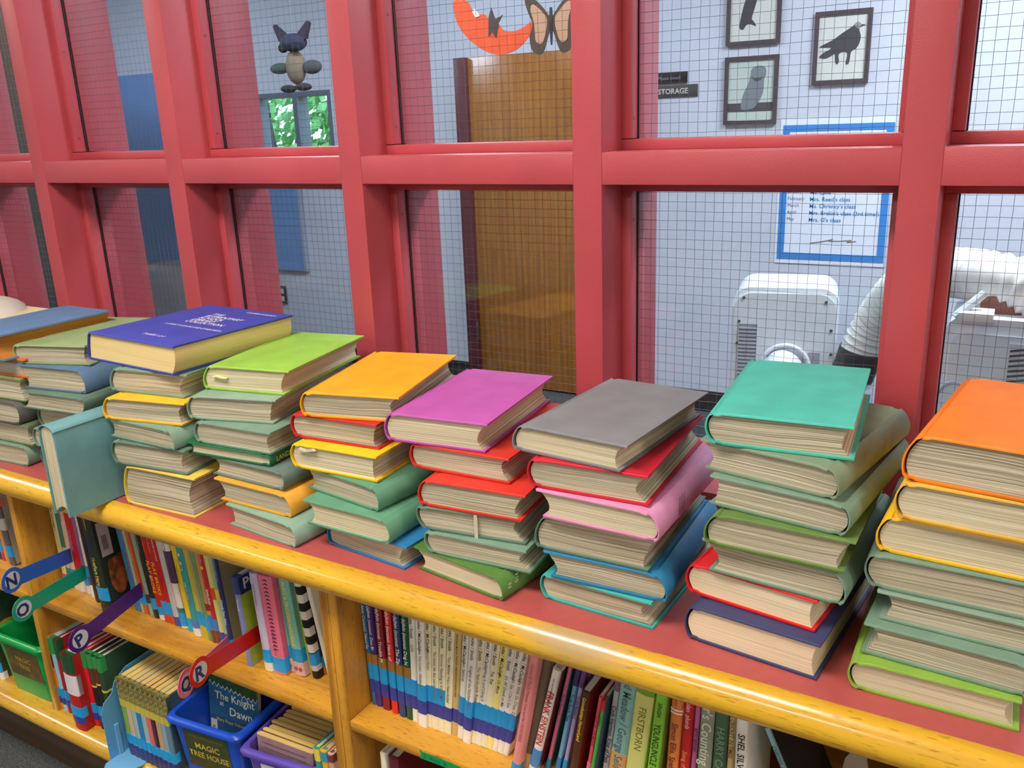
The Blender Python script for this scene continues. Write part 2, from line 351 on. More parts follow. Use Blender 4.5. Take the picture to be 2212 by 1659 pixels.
# ------------------------------------------------------------------ tables: stack, spine side, x, y, z, width, length, thickness, turn, shear, colour, pages, label / shelf rows
STACKS=[
 (1, 'R', -1.7142, 0.9416, -0.52, 0.172, 0.256, 0.0374, 6.03, 0.014, (96, 124, 108), 'old', 'dark green volume third from top of the sage-topped stack'),
 (1, 'R', -1.7176, 0.9573, -0.4826, 0.172, 0.256, 0.0499, 8.3, -0.012, (88, 118, 148), 'old', 'steel blue volume under the top book of the sage-topped stack'),
 (1, 'L', -1.7336, 0.9579, -0.4327, 0.172, 0.256, 0.0403, 17.36, -0.0046, (150, 172, 122), 'old', 'sage green hardcover lying on top of the sage-topped stack'),
 (2, 'L', -1.3819, 0.9078, -0.65, 0.178, 0.256, 0.079, 3.44, 0.0127, (228, 196, 84), 'old', 'very thick cream-coloured book with yellow edges, bottom of the royal-blue-topped stack'),
 (2, 'L', -1.3904, 0.9039, -0.571, 0.178, 0.256, 0.046, 6.23, 0.0022, (96, 124, 108), 'old', 'dark grey-green volume, second from bottom of the royal-blue-topped stack'),
 (2, 'R', -1.3983, 0.916, -0.525, 0.178, 0.256, 0.0374, -0.37, -0.0092, (116, 146, 126), 'old', 'grey-green volume with spine to the right, middle of the royal-blue-topped stack'),
 (2, 'L', -1.4031, 0.9072, -0.4876, 0.178, 0.256, 0.0426, 10.65, 0.0103, (242, 182, 38), 'old', 'amber volume in the middle of the royal-blue-topped stack'),
 (2, 'L', -1.4176, 0.9392, -0.445, 0.178, 0.256, 0.0449, 7.18, 0.014, (116, 146, 126), 'old', 'grey-green volume directly under the top book of the royal-blue-topped stack'),
 (2, 'L', -1.5018, 0.9637, -0.4001, 0.258, 0.272, 0.0547, -3.58, 0.014, (62, 72, 172), 'ivory', 'large royal blue reference book with white title, on top of the royal-blue-topped stack'),
 (3, 'R', -1.1267, 0.9287, -0.65, 0.172, 0.256, 0.0399, -5.44, -0.0062, (132, 165, 145), 'old', 'pale grey-green volume, bottom of the lime-topped stack'),
 (3, 'R', -1.1499, 0.9357, -0.6101, 0.172, 0.256, 0.04, -0.67, -0.012, (222, 160, 52), 'old', 'worn ochre volume with spine to the right in the lime-topped stack'),
 (3, 'R', -1.1742, 0.9461, -0.5701, 0.172, 0.256, 0.0342, -0.95, 0.0023, (100, 120, 112), 'old', 'dark slate-green volume above the ochre one in the lime-topped stack'),
 (3, 'R', -1.2227, 0.9383, -0.5359, 0.187, 0.256, 0.0219, 4.13, -0.0003, (24, 104, 62), 'cream', 'thin dark green hardcover with gold capitals on spine in the lime-topped stack'),
 (3, 'L', -1.2066, 0.9426, -0.514, 0.172, 0.256, 0.04, 3.31, 0.0048, (116, 146, 126), 'old', 'pale green volume above the thin dark green one in the lime-topped stack'),
 (3, 'L', -1.2221, 0.9451, -0.474, 0.172, 0.256, 0.0437, 14.23, 0.0086, (138, 165, 145), 'old', 'pale green volume directly under the top book of the lime-topped stack'),
 (3, 'L', -1.2194, 0.9838, -0.4303, 0.172, 0.256, 0.0447, 9.92, 0.014, (150, 198, 78), 'cream', 'lime green cloth hardcover lying on top of the lime-topped stack'),
 (4, 'L', -0.929, 0.9506, -0.65, 0.172, 0.256, 0.0415, -5.26, 0.0081, (40, 118, 172), 'old', 'blue hardcover, bottom of the amber-topped stack'),
 (4, 'R', -0.9422, 0.9284, -0.6085, 0.172, 0.256, 0.0425, -0.98, -0.0067, (96, 150, 120), 'cream', 'sea-green volume with spine to the right, second in the amber-topped stack'),
 (4, 'R', -0.9696, 0.9656, -0.566, 0.172, 0.256, 0.04, -8.52, -0.0058, (92, 145, 114), 'old', 'sea-green volume below the lower yellow book of the amber-topped stack'),
 (4, 'L', -0.9897, 0.9518, -0.526, 0.172, 0.256, 0.0432, 2.62, 0.0015, (240, 192, 22), 'cream', 'yellow hardcover with a torn slip in its pages in the amber-topped stack'),
 (4, 'L', -1.0016, 0.9724, -0.4828, 0.172, 0.256, 0.0417, 4.06, -0.0009, (192, 34, 40), 'old', 'dark red hardcover under the top book of the amber-topped stack'),
 (4, 'L', -0.9723, 0.9663, -0.4411, 0.172, 0.256, 0.0424, 13.1, 0.0045, (250, 168, 28), 'old', 'amber yellow cloth hardcover lying on top of the amber-topped stack'),
 (5, 'R', -0.7404, 0.948, -0.65, 0.172, 0.256, 0.0371, -8.76, -0.012, (78, 122, 52), 'cream', 'green bound volume with white shelf number on spine, bottom of the orchid-topped stack'),
 (5, 'L', -0.7184, 0.9407, -0.6129, 0.172, 0.256, 0.0355, 3.59, -0.0056, (116, 146, 126), 'old', 'grey-green volume, second from bottom of the orchid-topped stack'),
 (5, 'L', -0.7304, 0.9437, -0.5774, 0.172, 0.256, 0.0377, 7.3, -0.0079, (96, 124, 108), 'old', 'grey-green volume with a loose clear strip, third from bottom of the orchid-topped stack'),
 (5, 'L', -0.7349, 0.9454, -0.5397, 0.172, 0.256, 0.0428, 4.7, 0.0084, (214, 52, 38), 'old', 'orange-red volume, middle of the orchid-topped stack'),
 (5, 'L', -0.7655, 0.9773, -0.4969, 0.172, 0.256, 0.0399, 1.84, -0.0001, (206, 52, 38), 'old', 'vermilion volume under the top book of the orchid-topped stack'),
 (5, 'L', -0.8067, 0.9692, -0.457, 0.172, 0.256, 0.0459, 5.87, 0.0061, (186, 88, 172), 'cream', 'orchid pink cloth hardcover lying on top of the orchid-topped stack'),
 (6, 'L', -0.5344, 0.959, -0.65, 0.172, 0.256, 0.0403, -2.39, -0.0029, (62, 172, 165), 'old', 'turquoise-edged bound volume, bottom of the grey-topped stack'),
 (6, 'R', -0.5133, 0.9525, -0.6097, 0.172, 0.256, 0.0397, 2.09, -0.012, (35, 122, 168), 'old', 'blue bound volume with spine to the right, second in the grey-topped stack'),
 (6, 'L', -0.5454, 0.9544, -0.57, 0.172, 0.256, 0.0524, 1.16, 0.014, (96, 124, 108), 'old', 'thick dark grey-green volume, third from bottom of the grey-topped stack'),
 (6, 'R', -0.5204, 0.9472, -0.5176, 0.172, 0.256, 0.0409, -0.98, -0.0109, (212, 140, 182), 'cream', 'faded pink-violet volume with worn spine in the grey-topped stack'),
 (6, 'L', -0.545, 0.9496, -0.4767, 0.172, 0.256, 0.0427, 2.68, -0.001, (200, 28, 52), 'old', 'crimson hardcover under the top book of the grey-topped stack'),
 (6, 'L', -0.5821, 0.9667, -0.434, 0.172, 0.256, 0.0393, -4.91, 0.0121, (128, 129, 134), 'cream', 'grey cloth hardcover lying on top of the grey-topped stack'),
 (7, 'L', -0.3229, 0.9556, -0.65, 0.172, 0.256, 0.0499, -5.92, 0.0025, (58, 62, 104), 'smooth', 'navy hardcover with cream deckled pages, bottom of the turquoise-topped stack'),
 (7, 'L', -0.3321, 0.9842, -0.6001, 0.172, 0.256, 0.0439, -7.98, 0.0015, (214, 28, 34), 'smooth', 'red hardcover with cream pages, second from bottom of the turquoise-topped stack'),
 (7, 'R', -0.296, 0.9729, -0.5562, 0.172, 0.256, 0.0436, -4.79, -0.0108, (116, 146, 126), 'old', 'grey-green bound volume above the red book in the turquoise-topped stack'),
 (7, 'L', -0.3065, 0.9608, -0.5126, 0.172, 0.256, 0.0438, -1.41, 0.0122, (98, 128, 62), 'old', 'olive green bound volume in the middle of the turquoise-topped stack'),
 (7, 'R', -0.3018, 0.9825, -0.4688, 0.172, 0.256, 0.0402, -7.52, -0.0, (116, 146, 126), 'old', 'grey-green bound volume above the olive one in the turquoise-topped stack'),
 (7, 'R', -0.3128, 0.9972, -0.4286, 0.172, 0.256, 0.0397, -10.35, -0.0081, (125, 145, 120), 'old', 'grey-green bound volume with gold spine letters under the top book of the turquoise-topped stack'),
 (7, 'L', -0.3094, 0.9833, -0.3889, 0.172, 0.256, 0.0425, 4.65, -0.003, (78, 190, 174), 'old', 'turquoise cloth hardcover lying on top of the turquoise-topped stack'),
 (8, 'L', -0.1178, 0.9425, -0.65, 0.176, 0.256, 0.0393, 0.5, -0.0014, (135, 172, 66), 'cream', 'lime-edged volume, bottom of the orange-topped stack'),
 (8, 'R', -0.108, 0.9603, -0.6107, 0.176, 0.256, 0.0407, -3, 0.0007, (116, 146, 126), 'old', 'grey-green volume, second from bottom of the orange-topped stack'),
 (8, 'R', -0.0928, 0.9748, -0.57, 0.176, 0.256, 0.0368, -2, -0.0055, (132, 158, 138), 'old', 'grey-green volume, third from bottom of the orange-topped stack'),
 (8, 'L', -0.1136, 0.9791, -0.5332, 0.176, 0.256, 0.0436, -0.5, -0.0028, (116, 146, 126), 'old', 'grey-green volume just under the yellow ones in the orange-topped stack'),
 (8, 'L', -0.1107, 0.9882, -0.4896, 0.176, 0.256, 0.0464, -3, 0.0083, (250, 190, 40), 'cream', 'bright yellow volume, lower of the two yellows in the orange-topped stack'),
 (8, 'L', -0.0924, 0.9827, -0.4432, 0.176, 0.256, 0.0463, -3.9, 0.0028, (226, 176, 66), 'cream', 'ochre yellow volume directly under the top book of the orange-topped stack'),
 (8, 'L', -0.0927, 0.9886, -0.3969, 0.176, 0.256, 0.0558, -7, 0.0131, (255, 136, 28), 'old', 'orange cloth hardcover lying on top of the orange-topped stack'),
 (1, 'L', -1.71, 0.955, -0.65, 0.172, 0.256, 0.043, 4, 0, (96, 124, 108), 'old', 'grey-green volume at the very bottom of the sage-topped stack'),
 (1, 'L', -1.715, 0.95, -0.607, 0.172, 0.256, 0.044, 7, 0, (116, 146, 126), 'old', 'grey-green volume, second from bottom, behind the standing book, in the sage-topped stack'),
 (1, 'L', -1.7, 0.96, -0.563, 0.172, 0.256, 0.043, 5, 0, (105, 130, 105), 'old', 'small visible green volume above the standing book in the sage-topped stack'),
 (0, 'R', -1.895, 0.925, -0.65, 0.172, 0.25, 0.045, 4, 0, (116, 146, 126), 'old', 'grey-green volume with rounded spine, bottom of the leftmost stack'),
 (0, 'L', -1.885, 0.935, -0.605, 0.172, 0.25, 0.045, 3, 0, (100, 120, 85), 'old', 'olive volume, second from bottom of the leftmost stack'),
 (0, 'R', -1.9, 0.925, -0.56, 0.172, 0.25, 0.048, 5, 0, (88, 88, 88), 'old', 'charcoal volume with white shelf number, third in the leftmost stack'),
 (0, 'L', -1.89, 0.94, -0.512, 0.17, 0.25, 0.05, 4, 0, (120, 140, 90), 'old', 'dark olive volume with splayed pages in the leftmost stack'),
 (0, 'L', -1.88, 0.95, -0.462, 0.172, 0.25, 0.04, 3, 0, (235, 100, 30), 'old', 'orange-edged volume under the blue book of the leftmost stack'),
 (0, 'L', -1.905, 0.93, -0.422, 0.176, 0.256, 0.054, 0, 0, (92, 128, 170), 'stain', 'steel blue hardcover with brown stained pages on top of the leftmost stack'),
]
ROWS=[
 ('U', -2.0774, 0.99, 0.0329, 3, 0.21, 'pb', (70, 40, 110), [(0.022, 0.05, (28, 150, 215))], [], 'purple paperback at the left edge, in the bay left of the first upright', None),
 ('U', -2.0431, 0.99, 0.0182, 3, 0.2, 'pb', (60, 60, 90), [(0.022, 0.05, (28, 150, 215))], [], 'slate blue paperback in the far left bay behind the N marker', None),
 ('U', -2.024, 0.99, 0.0141, 3, 0.22, 'pb', (200, 40, 50), [(0.022, 0.05, (28, 150, 215))], [], 'red and dark paperback at left picture edge, far left bay', None),
 ('U', -2.0093, 0.99, 0.012, 3, 0.2, 'pb', (215, 150, 80), [], [], 'orange spined thin book in the far left bay, upper shelf', None),
 ('U', -1.9855, 0.985, 0.0236, 4, 0.215, 'hb', (95, 90, 95), [(0.022, 0.05, (28, 150, 215)), (0.09, 0.12, (190, 190, 185)), (0.15, 0.17, (200, 120, 110))], [], 'grey collage covered book against the first upright in the far left bay', None),
 ('U', -1.7744, 0.985, 0.019, 0.5, 0.232, 'pb', (222, 214, 150), [(0.205, 0.232, (150, 80, 50)), (0.02, 0.03, (200, 90, 130)), (0.0, 0.02, (28, 160, 190))], [('MY BIG FAMILY', 0.19, 0.008, (90, 50, 60))], 'cream spined book with brown top, first at left after the first upright', None),
 ('U', -1.7548, 0.985, 0.0163, 0.5, 0.24, 'hb', (70, 125, 110), [(0.04, 0.1, (200, 195, 170)), (0.022, 0.05, (60, 130, 140))], [('THE MEADOW', 0.09, 0.006, (40, 60, 60))], 'sage green book with pale lower half, second in the upper left row', None),
 ('U', -1.7372, 0.985, 0.0165, 1, 0.235, 'hb', (222, 190, 165), [(0.022, 0.05, (28, 150, 215))], [('CAN BEAR', 0.2, 0.007, (150, 70, 70))], 'pale pink and cream book between the sage one and the red one', None),
 ('U', -1.7193, 0.985, 0.0253, 1.5, 0.238, 'hb', (200, 28, 35), [(0.03, 0.05, (28, 150, 215)), (0.0, 0.028, (225, 220, 210))], [('SURVIVAL', 0.15, 0.012, (190, 120, 200))], 'bright red book with lilac letters under the standing blue-green volume', None),
 ('U', -1.6923, 0.985, 0.0138, 2, 0.235, 'pb', (150, 95, 140), [(0.022, 0.05, (28, 150, 215)), (0.0, 0.02, (225, 220, 210))], [], 'mauve paperback just right of the bright red book', None),
 ('U', -1.6684, 0.98, 0.0081, 2.5, 0.23, 'pb', (232, 228, 222), [(0.05, 0.075, (28, 150, 215)), (0.03, 0.05, (80, 85, 160))], [('The Stupendous Adventures of', 0.2, 0.0045, (60, 50, 60))], 'thin white paperback with tiny dark lettering left of the dark brown book', None),
 ('U', -1.645, 0.972, 0.0218, 3, 0.236, 'hb', (48, 30, 28), [], [], 'dark brown unlabelled spine leaning on the dark green dog book', None),
 ('U', -1.5961, 0.953, 0.0333, 4, 0.24, 'hb', (38, 48, 38), [(0.028, 0.058, (28, 150, 215))], [('THE', 0.128, 0.011, (225, 195, 60)), ('Fort Hero', 0.108, 0.017, (225, 195, 90)), ('ROSENBERG', 0.222, 0.006, (205, 175, 60))], 'thick dark green book with gold title and a ginger dog on its cover', None),
 ('U', -1.5325, 0.988, 0.0114, 6, 0.2, 'pb', (40, 120, 160), [(0.022, 0.05, (28, 150, 215))], [], 'cyan and blue thin spine, first right of the dog book, upper left shelf', None),
 ('U', -1.5204, 0.988, 0.007, 6, 0.19, 'pb', (120, 95, 140), [(0.022, 0.05, (28, 150, 215))], [], 'thin grey purple spine, second right of the dog book, upper left shelf', None),
 ('U', -1.513, 0.988, 0.0083, 6, 0.2, 'pb', (150, 185, 160), [(0.022, 0.05, (28, 150, 215))], [], 'pale green thin spine with a yellow edge, upper left shelf', None),
 ('U', -1.5041, 0.988, 0.0103, 6, 0.19, 'pb', (200, 100, 35), [(0.022, 0.05, (28, 150, 215))], [('A PICTURE', 0.14, 0.004, (240, 225, 190))], 'orange thin spine with small cream letters, upper left shelf', None),
 ('U', -1.4932, 0.988, 0.0062, 6, 0.2, 'pb', (180, 60, 35), [(0.022, 0.05, (28, 150, 215))], [], 'narrow rust red spine beside the orange one, upper left shelf', None),
 ('U', -1.4866, 0.988, 0.0128, 6, 0.24, 'hb', (140, 160, 130), [(0.03, 0.05, (50, 55, 60))], [], 'sage spine with a dark foot, left of the black spine, upper left shelf', None),
 ('U', -1.473, 0.988, 0.0173, 6, 0.24, 'hb', (40, 34, 34), [(0.02, 0.045, (28, 150, 215))], [('The Lost Phantom', 0.2, 0.007, (150, 150, 140))], 'black spine with scrawled grey letters, left of the red trio, upper left shelf', None),
 ('U', -1.4546, 0.988, 0.0151, 6, 0.235, 'hb', (190, 35, 28), [(0.012, 0.03, (28, 150, 215)), (0.0, 0.012, (225, 220, 210))], [('LARRY DUBOIN', 0.2, 0.0065, (230, 120, 50)), ('FLAT BROKE', 0.135, 0.0135, (245, 190, 50))], 'left red book of the trio lettered in yellow, upper left shelf', None),
 ('U', -1.4386, 0.988, 0.0156, 6, 0.235, 'hb', (190, 35, 28), [(0.018, 0.048, (28, 150, 215)), (0, 0.018, (205, 70, 35))], [('GARY PAULSEN', 0.2, 0.0065, (230, 160, 50)), ('FLAT BROKE', 0.135, 0.0135, (245, 190, 50))], 'middle red book of the trio lettered in yellow, upper left shelf', None),
 ('U', -1.422, 0.988, 0.0126, 6, 0.235, 'hb', (185, 30, 30), [(0.018, 0.048, (28, 150, 215)), (0, 0.018, (205, 70, 35))], [('NATHANIEL LATTAKE', 0.2, 0.006, (235, 220, 215))], 'narrow red book with dotted white letters, right of the trio, upper left shelf', None),
 ('U', -1.4085, 0.988, 0.0173, 6, 0.225, 'hb', (190, 185, 180), [(0, 0.02, (70, 80, 150))], [], 'speckled grey and gold spine right of the red trio, upper left shelf', None),
 ('U', -1.3901, 0.988, 0.0199, 6, 0.225, 'hb', (222, 216, 205), [(0.005, 0.035, (28, 150, 215)), (0.035, 0.045, (60, 110, 105)), (0.1, 0.17, (80, 50, 90))], [('Kathryn Otoshi', 0.2, 0.006, (100, 80, 80))], 'white spine with a dark purple strip, upper left bay, upper left shelf', None),
 ('U', -1.3563, 0.98, 0.0137, 5, 0.222, 'pb', (225, 190, 35), [(0.005, 0.035, (28, 160, 215))], [('Clouds over Everest', 0.15, 0.005, (110, 80, 20))], 'mustard yellow spine next to the teal one, upper left shelf', None),
 ('U', -1.3418, 0.98, 0.0197, 5, 0.235, 'hb', (55, 150, 150), [(0.018, 0.035, (80, 120, 190)), (0, 0.018, (230, 215, 200))], [('THE TOWN', 0.12, 0.007, (200, 210, 205)), ('RESCUE', 0.1, 0.008, (190, 90, 80))], 'teal spine with white and gold spots, upper left shelf', None),
 ('U', -1.3209, 0.98, 0.0128, 5, 0.225, 'pb', (185, 175, 60), [(0.03, 0.06, (28, 150, 205))], [], 'olive yellow spine right of the teal one, upper left shelf', None),
 ('U', -1.3074, 0.98, 0.0072, 5, 0.23, 'pb', (165, 150, 110), [(0.03, 0.06, (28, 150, 205)), (0, 0.028, (190, 170, 40))], [], 'beige narrow spine with a sticker, upper left shelf', None),
 ('U', -1.2998, 0.98, 0.0101, 5, 0.235, 'pb', (110, 150, 90), [(0.022, 0.05, (28, 150, 215))], [], 'leaf green patterned narrow spine, upper left shelf', None),
 ('U', -1.2891, 0.98, 0.0115, 5, 0.23, 'hb', (195, 140, 90), [(0.03, 0.06, (40, 130, 200)), (0, 0.028, (120, 65, 35)), (0.07, 0.085, (150, 40, 25))], [], 'tan spine with a dark red bird shape, upper left shelf', None),
 ('U', -1.277, 0.98, 0.0132, 5, 0.235, 'hb', (185, 40, 40), [(0.03, 0.055, (70, 120, 190)), (0, 0.03, (120, 65, 35))], [('Kino/Bo', 0.2, 0.008, (225, 150, 150)), ('SMILING', 0.12, 0.009, (240, 235, 230))], 'red spine with yellow spot, right of the tan one, upper left shelf', None),
 ('U', -1.2631, 0.98, 0.0123, 5, 0.215, 'pb', (215, 205, 130), [(0.012, 0.03, (60, 70, 150)), (0, 0.012, (28, 150, 205)), (0.1, 0.125, (215, 80, 40))], [], 'cream yellow spine with a red blot and navy foot, upper left shelf', None),
 ('U', -1.2501, 0.98, 0.0099, 5, 0.215, 'pb', (150, 180, 130), [(0.012, 0.03, (60, 70, 150)), (0, 0.012, (28, 150, 205)), (0.1, 0.125, (225, 205, 60))], [], 'pale green spine with navy foot, twin of the cream one, upper left shelf', None),
 ('U', -1.2283, 0.97, 0.0107, 4, 0.235, 'hb', (42, 45, 105), [(0.0, 0.03, (28, 150, 205))], [('HANLEN/STADAMSON', 0.225, 0.0075, (150, 150, 170)), ('Happily Ever After', 0.115, 0.0085, (215, 215, 225))], 'navy book titled in white, leaning, cover side olive grey, before the comic', None),
 ('U', -1.1675, 0.955, 0.011, 3, 0.185, 'pb', (120, 130, 175), [(0.15, 0.185, (50, 62, 130))], [('Purrmaids', 0.14, 0.006, (230, 230, 240))], 'green comic with blue title block and blue-violet spine, pulled forward beside the R marker', None),
 ('U', -1.128, 0.962, 0.019, 3, 0.2, 'hb', (190, 180, 205), [(0.018, 0.045, (28, 150, 215)), (0, 0.018, (225, 215, 185))], [('Dear Dumb Diary', 0.18, 0.006, (120, 100, 140))], 'lavender spined book left of the pink spiral patterned book', None),
 ('U', -1.1112, 0.965, 0.0339, 2.5, 0.2, 'hb', (225, 110, 140), [(0.004, 0.034, (28, 150, 215))], [('The Totally Mixed-Up Secret of RUTT', 0.1, 0.004, (150, 60, 90))], 'thick pink book with printed spiral binding on its spine', None),
 ('U', -1.0895, 0.98, 0.0174, 4, 0.215, 'hb', (120, 180, 165), [(0.028, 0.055, (28, 150, 205)), (0, 0.028, (225, 175, 170))], [('PUGS & FROZEN NOODLE', 0.19, 0.0095, (235, 225, 60))], 'left of the two teal dog comics with yellow letters', None),
 ('U', -1.068, 0.978, 0.0251, 4.5, 0.215, 'hb', (120, 180, 165), [(0.028, 0.055, (28, 150, 205)), (0, 0.028, (225, 175, 170))], [('PUGS & FROZEN NOODLE', 0.19, 0.011, (235, 225, 60))], 'right and thicker of the two teal dog comics with yellow letters', None),
 ('U', -1.0543, 0.99, 0.0107, 5, 0.215, 'pb', (50, 60, 125), [(0.02, 0.05, (28, 150, 205)), (0, 0.02, (200, 90, 60))], [('DIARY OF A ROBLOX PRO', 0.18, 0.0075, (225, 225, 240))], 'navy paperback with white letters next to the teal dog comics', None),
 ('U', -1.0421, 0.99, 0.0034, 5.5, 0.21, 'pb', (165, 190, 40), [], [], 'thin lime green spine between navy and checkered books', None),
 ('U', -1.0311, 0.985, 0.0145, 6, 0.225, 'hb', (22, 20, 22), [(0.0525, 0.069, (215, 212, 205)), (0.069, 0.08549999999999999, (22, 20, 22)), (0.08549999999999999, 0.10200000000000001, (215, 212, 205)), (0.10200000000000001, 0.1185, (22, 20, 22)), (0.1185, 0.135, (215, 212, 205)), (0.135, 0.1515, (22, 20, 22)), (0.1515, 0.168, (215, 212, 205)), (0.168, 0.1845, (22, 20, 22)), (0.18450000000000003, 0.201, (215, 212, 205)), (0.026, 0.05, (28, 140, 210)), (0, 0.015, (22, 20, 22)), (0.015, 0.026, (190, 188, 200))], [], 'black and white checkered spine near the right end of the upper left shelf', None),
 ('U', -1.0303, 1.0, 0.0073, 7, 0.215, 'pb', (60, 52, 48), [(0.015, 0.04, (28, 140, 215))], [], 'dark brown thin book behind the checkered spine', None),
 ('U', -1.021, 1.0, 0.005, 7.5, 0.19, 'pb', (150, 160, 50), [(0.015, 0.04, (28, 140, 215)), (0, 0.012, (220, 100, 40))], [], 'olive thin booklet with orange foot by the leaning white book', None),
 ('U', -0.9979, 0.99, 0.0109, 9.5, 0.245, 'hb', (225, 222, 205), [], [], 'cream white wide book leaning against the double upright', None),
 ('R', -0.8851, 0.975, 0.0082, 1.5, 0.222, 'pb', (35, 105, 150), [(0.052, 0.083, (28, 150, 215)), (0.026, 0.052, (50, 62, 150)), (0.083, 0.103, (150, 110, 50))], [('Alvin Coconut: Need Fo', 0.195, 0.0085, (225, 235, 240))], 'teal blue slim book at the left end of the right bay', None),
 ('R', -0.8764, 0.975, 0.0122, 1, 0.222, 'pb', (75, 45, 120), [(0.052, 0.083, (28, 150, 215)), (0.026, 0.052, (50, 62, 150)), (0.083, 0.103, (150, 110, 50))], [('Salisbury', 0.222, 0.007, (180, 150, 210)), ('(a)lvin (oconut: Zoo Br', 0.195, 0.009, (240, 235, 240))], 'purple slim book of the six coloured series in the right bay', None),
 ('R', -0.8602, 0.973, 0.0146, 0, 0.222, 'pb', (135, 28, 40), [(0.052, 0.083, (28, 150, 215)), (0.026, 0.052, (50, 62, 150)), (0.083, 0.103, (150, 110, 50))], [('Salisbury', 0.225, 0.0075, (225, 160, 170)), ('(a)lvin (oconut: Trouble M', 0.197, 0.0095, (240, 235, 235))], 'dark red slim book of the six coloured series in the right bay', None),
 ('R', -0.8403, 0.972, 0.0128, -0.5, 0.222, 'pb', (215, 45, 40), [(0.052, 0.083, (28, 150, 215)), (0.026, 0.052, (50, 62, 150)), (0.083, 0.103, (150, 110, 50))], [('Salisbury', 0.225, 0.0075, (245, 190, 120)), ('(a)lvin (oconut: Hero of', 0.197, 0.0095, (240, 235, 235))], 'bright red slim book of the six coloured series in the right bay', None),
 ('R', -0.8236, 0.971, 0.0129, -1, 0.222, 'pb', (40, 65, 115), [(0.052, 0.083, (28, 150, 215)), (0.026, 0.052, (50, 62, 150)), (0.083, 0.103, (150, 110, 50))], [('Salisbury', 0.222, 0.0075, (150, 190, 225)), ('(a)lvin (oconut: The Zip', 0.195, 0.0095, (240, 235, 235))], 'navy slim book of the six coloured series in the right bay', None),
 ('R', -0.8083, 0.971, 0.0124, -1.6, 0.222, 'pb', (25, 85, 55), [(0.052, 0.083, (28, 150, 215)), (0.026, 0.052, (50, 62, 150)), (0.083, 0.103, (150, 110, 50))], [('Salisbury', 0.222, 0.0075, (110, 190, 120)), ('(a)lvin (oconut: Dog N', 0.195, 0.0095, (240, 235, 235))], 'dark green slim book of the six coloured series in the right bay', None),
 ('R', -0.7956, 0.971, 0.0117, -2.2, 0.222, 'pb', (236, 231, 221), [(0.052, 0.083, (28, 150, 215)), (0.026, 0.052, (50, 62, 150))], [('Scieszka / Smith', 0.217, 0.0085, (60, 52, 50)), ('2095', 0.152, 0.0075, (120, 112, 105))], 'white paperback, first after the dark green slim book', None),
 ('R', -0.7802, 0.966, 0.0163, -2.95, 0.222, 'pb', (236, 231, 221), [(0.052, 0.083, (28, 150, 215)), (0.026, 0.052, (50, 62, 150))], [('Scieszka / McCauley', 0.217, 0.0085, (60, 52, 50)), ('See You Later, Gladiator', 0.152, 0.0075, (120, 112, 105))], 'thicker white paperback, second after the dark green slim book', None),
 ('R', -0.7668, 0.971, 0.0106, -3.7, 0.222, 'pb', (236, 227, 190), [(0.052, 0.083, (28, 150, 215)), (0.026, 0.052, (50, 62, 150))], [('Scieszka / McCauley', 0.217, 0.0085, (60, 52, 50)), ('Marco? Polo!', 0.152, 0.0075, (120, 112, 105))], 'yellowish narrow paperback, third after the dark green slim book', None),
 ('R', -0.7569, 0.971, 0.0131, -4.45, 0.222, 'pb', (236, 227, 190), [(0.052, 0.083, (28, 150, 215)), (0.026, 0.052, (50, 62, 150))], [('Scieszka / Smith', 0.217, 0.0085, (60, 52, 50)), ('The Good, the Bad, and the Goofy', 0.152, 0.0075, (120, 112, 105))], 'cream paperback, fourth after the dark green slim book', None),
 ('R', -0.7442, 0.971, 0.0125, -5.2, 0.222, 'pb', (236, 227, 190), [(0.052, 0.083, (28, 150, 215)), (0.026, 0.052, (50, 62, 150))], [('Scieszka / Smith', 0.217, 0.0085, (60, 52, 50)), ('Summer Reading Is Killing Me', 0.152, 0.0075, (120, 112, 105))], 'cream paperback with grey title, fifth after the dark green slim book', None),
 ('R', -0.7324, 0.971, 0.0135, -5.95, 0.222, 'pb', (236, 227, 190), [(0.026, 0.052, (50, 62, 150))], [('Scieszka / Smith', 0.217, 0.0085, (60, 52, 50)), ('Your Mother Was a Neanderthal', 0.152, 0.0075, (120, 112, 105))], 'cream paperback whose sticker is missing its blue band, left of the aged tan one', None),
 ('R', -0.7057, 0.971, 0.0117, -6.7, 0.222, 'pb', (236, 231, 221), [(0.052, 0.083, (28, 150, 215)), (0.026, 0.052, (50, 62, 150))], [('Scieszka / McCauley', 0.217, 0.0085, (60, 52, 50)), ('Sam Samurai', 0.152, 0.0075, (120, 112, 105))], 'white paperback directly right of the aged tan one', None),
 ('R', -0.6922, 0.966, 0.0138, -7.45, 0.222, 'pb', (236, 231, 221), [(0.052, 0.083, (28, 150, 215)), (0.026, 0.052, (50, 62, 150))], [('Scieszka / Smith', 0.217, 0.0085, (60, 52, 50)), ('Knights of the Kitchen Table', 0.152, 0.0075, (120, 112, 105))], 'white paperback pulled slightly forward, second right of the aged tan one', None),
 ('R', -0.6814, 0.971, 0.0114, -8.2, 0.222, 'pb', (236, 227, 190), [(0.052, 0.083, (28, 150, 215)), (0.026, 0.052, (50, 62, 150))], [('Scieszka / Smith', 0.217, 0.0085, (60, 52, 50)), ('The Not-So-Jolly Roger', 0.152, 0.0075, (120, 112, 105))], 'cream paperback, third right of the aged tan one', None),
 ('R', -0.6714, 0.971, 0.0117, -8.95, 0.222, 'pb', (236, 231, 221), [(0.052, 0.083, (28, 150, 215)), (0.026, 0.052, (50, 62, 150))], [('Scieszka / McCauley', 0.217, 0.0085, (60, 52, 50)), ('Viking It and Liking It', 0.152, 0.0075, (120, 112, 105))], 'white paperback, fourth right of the aged tan one', None),
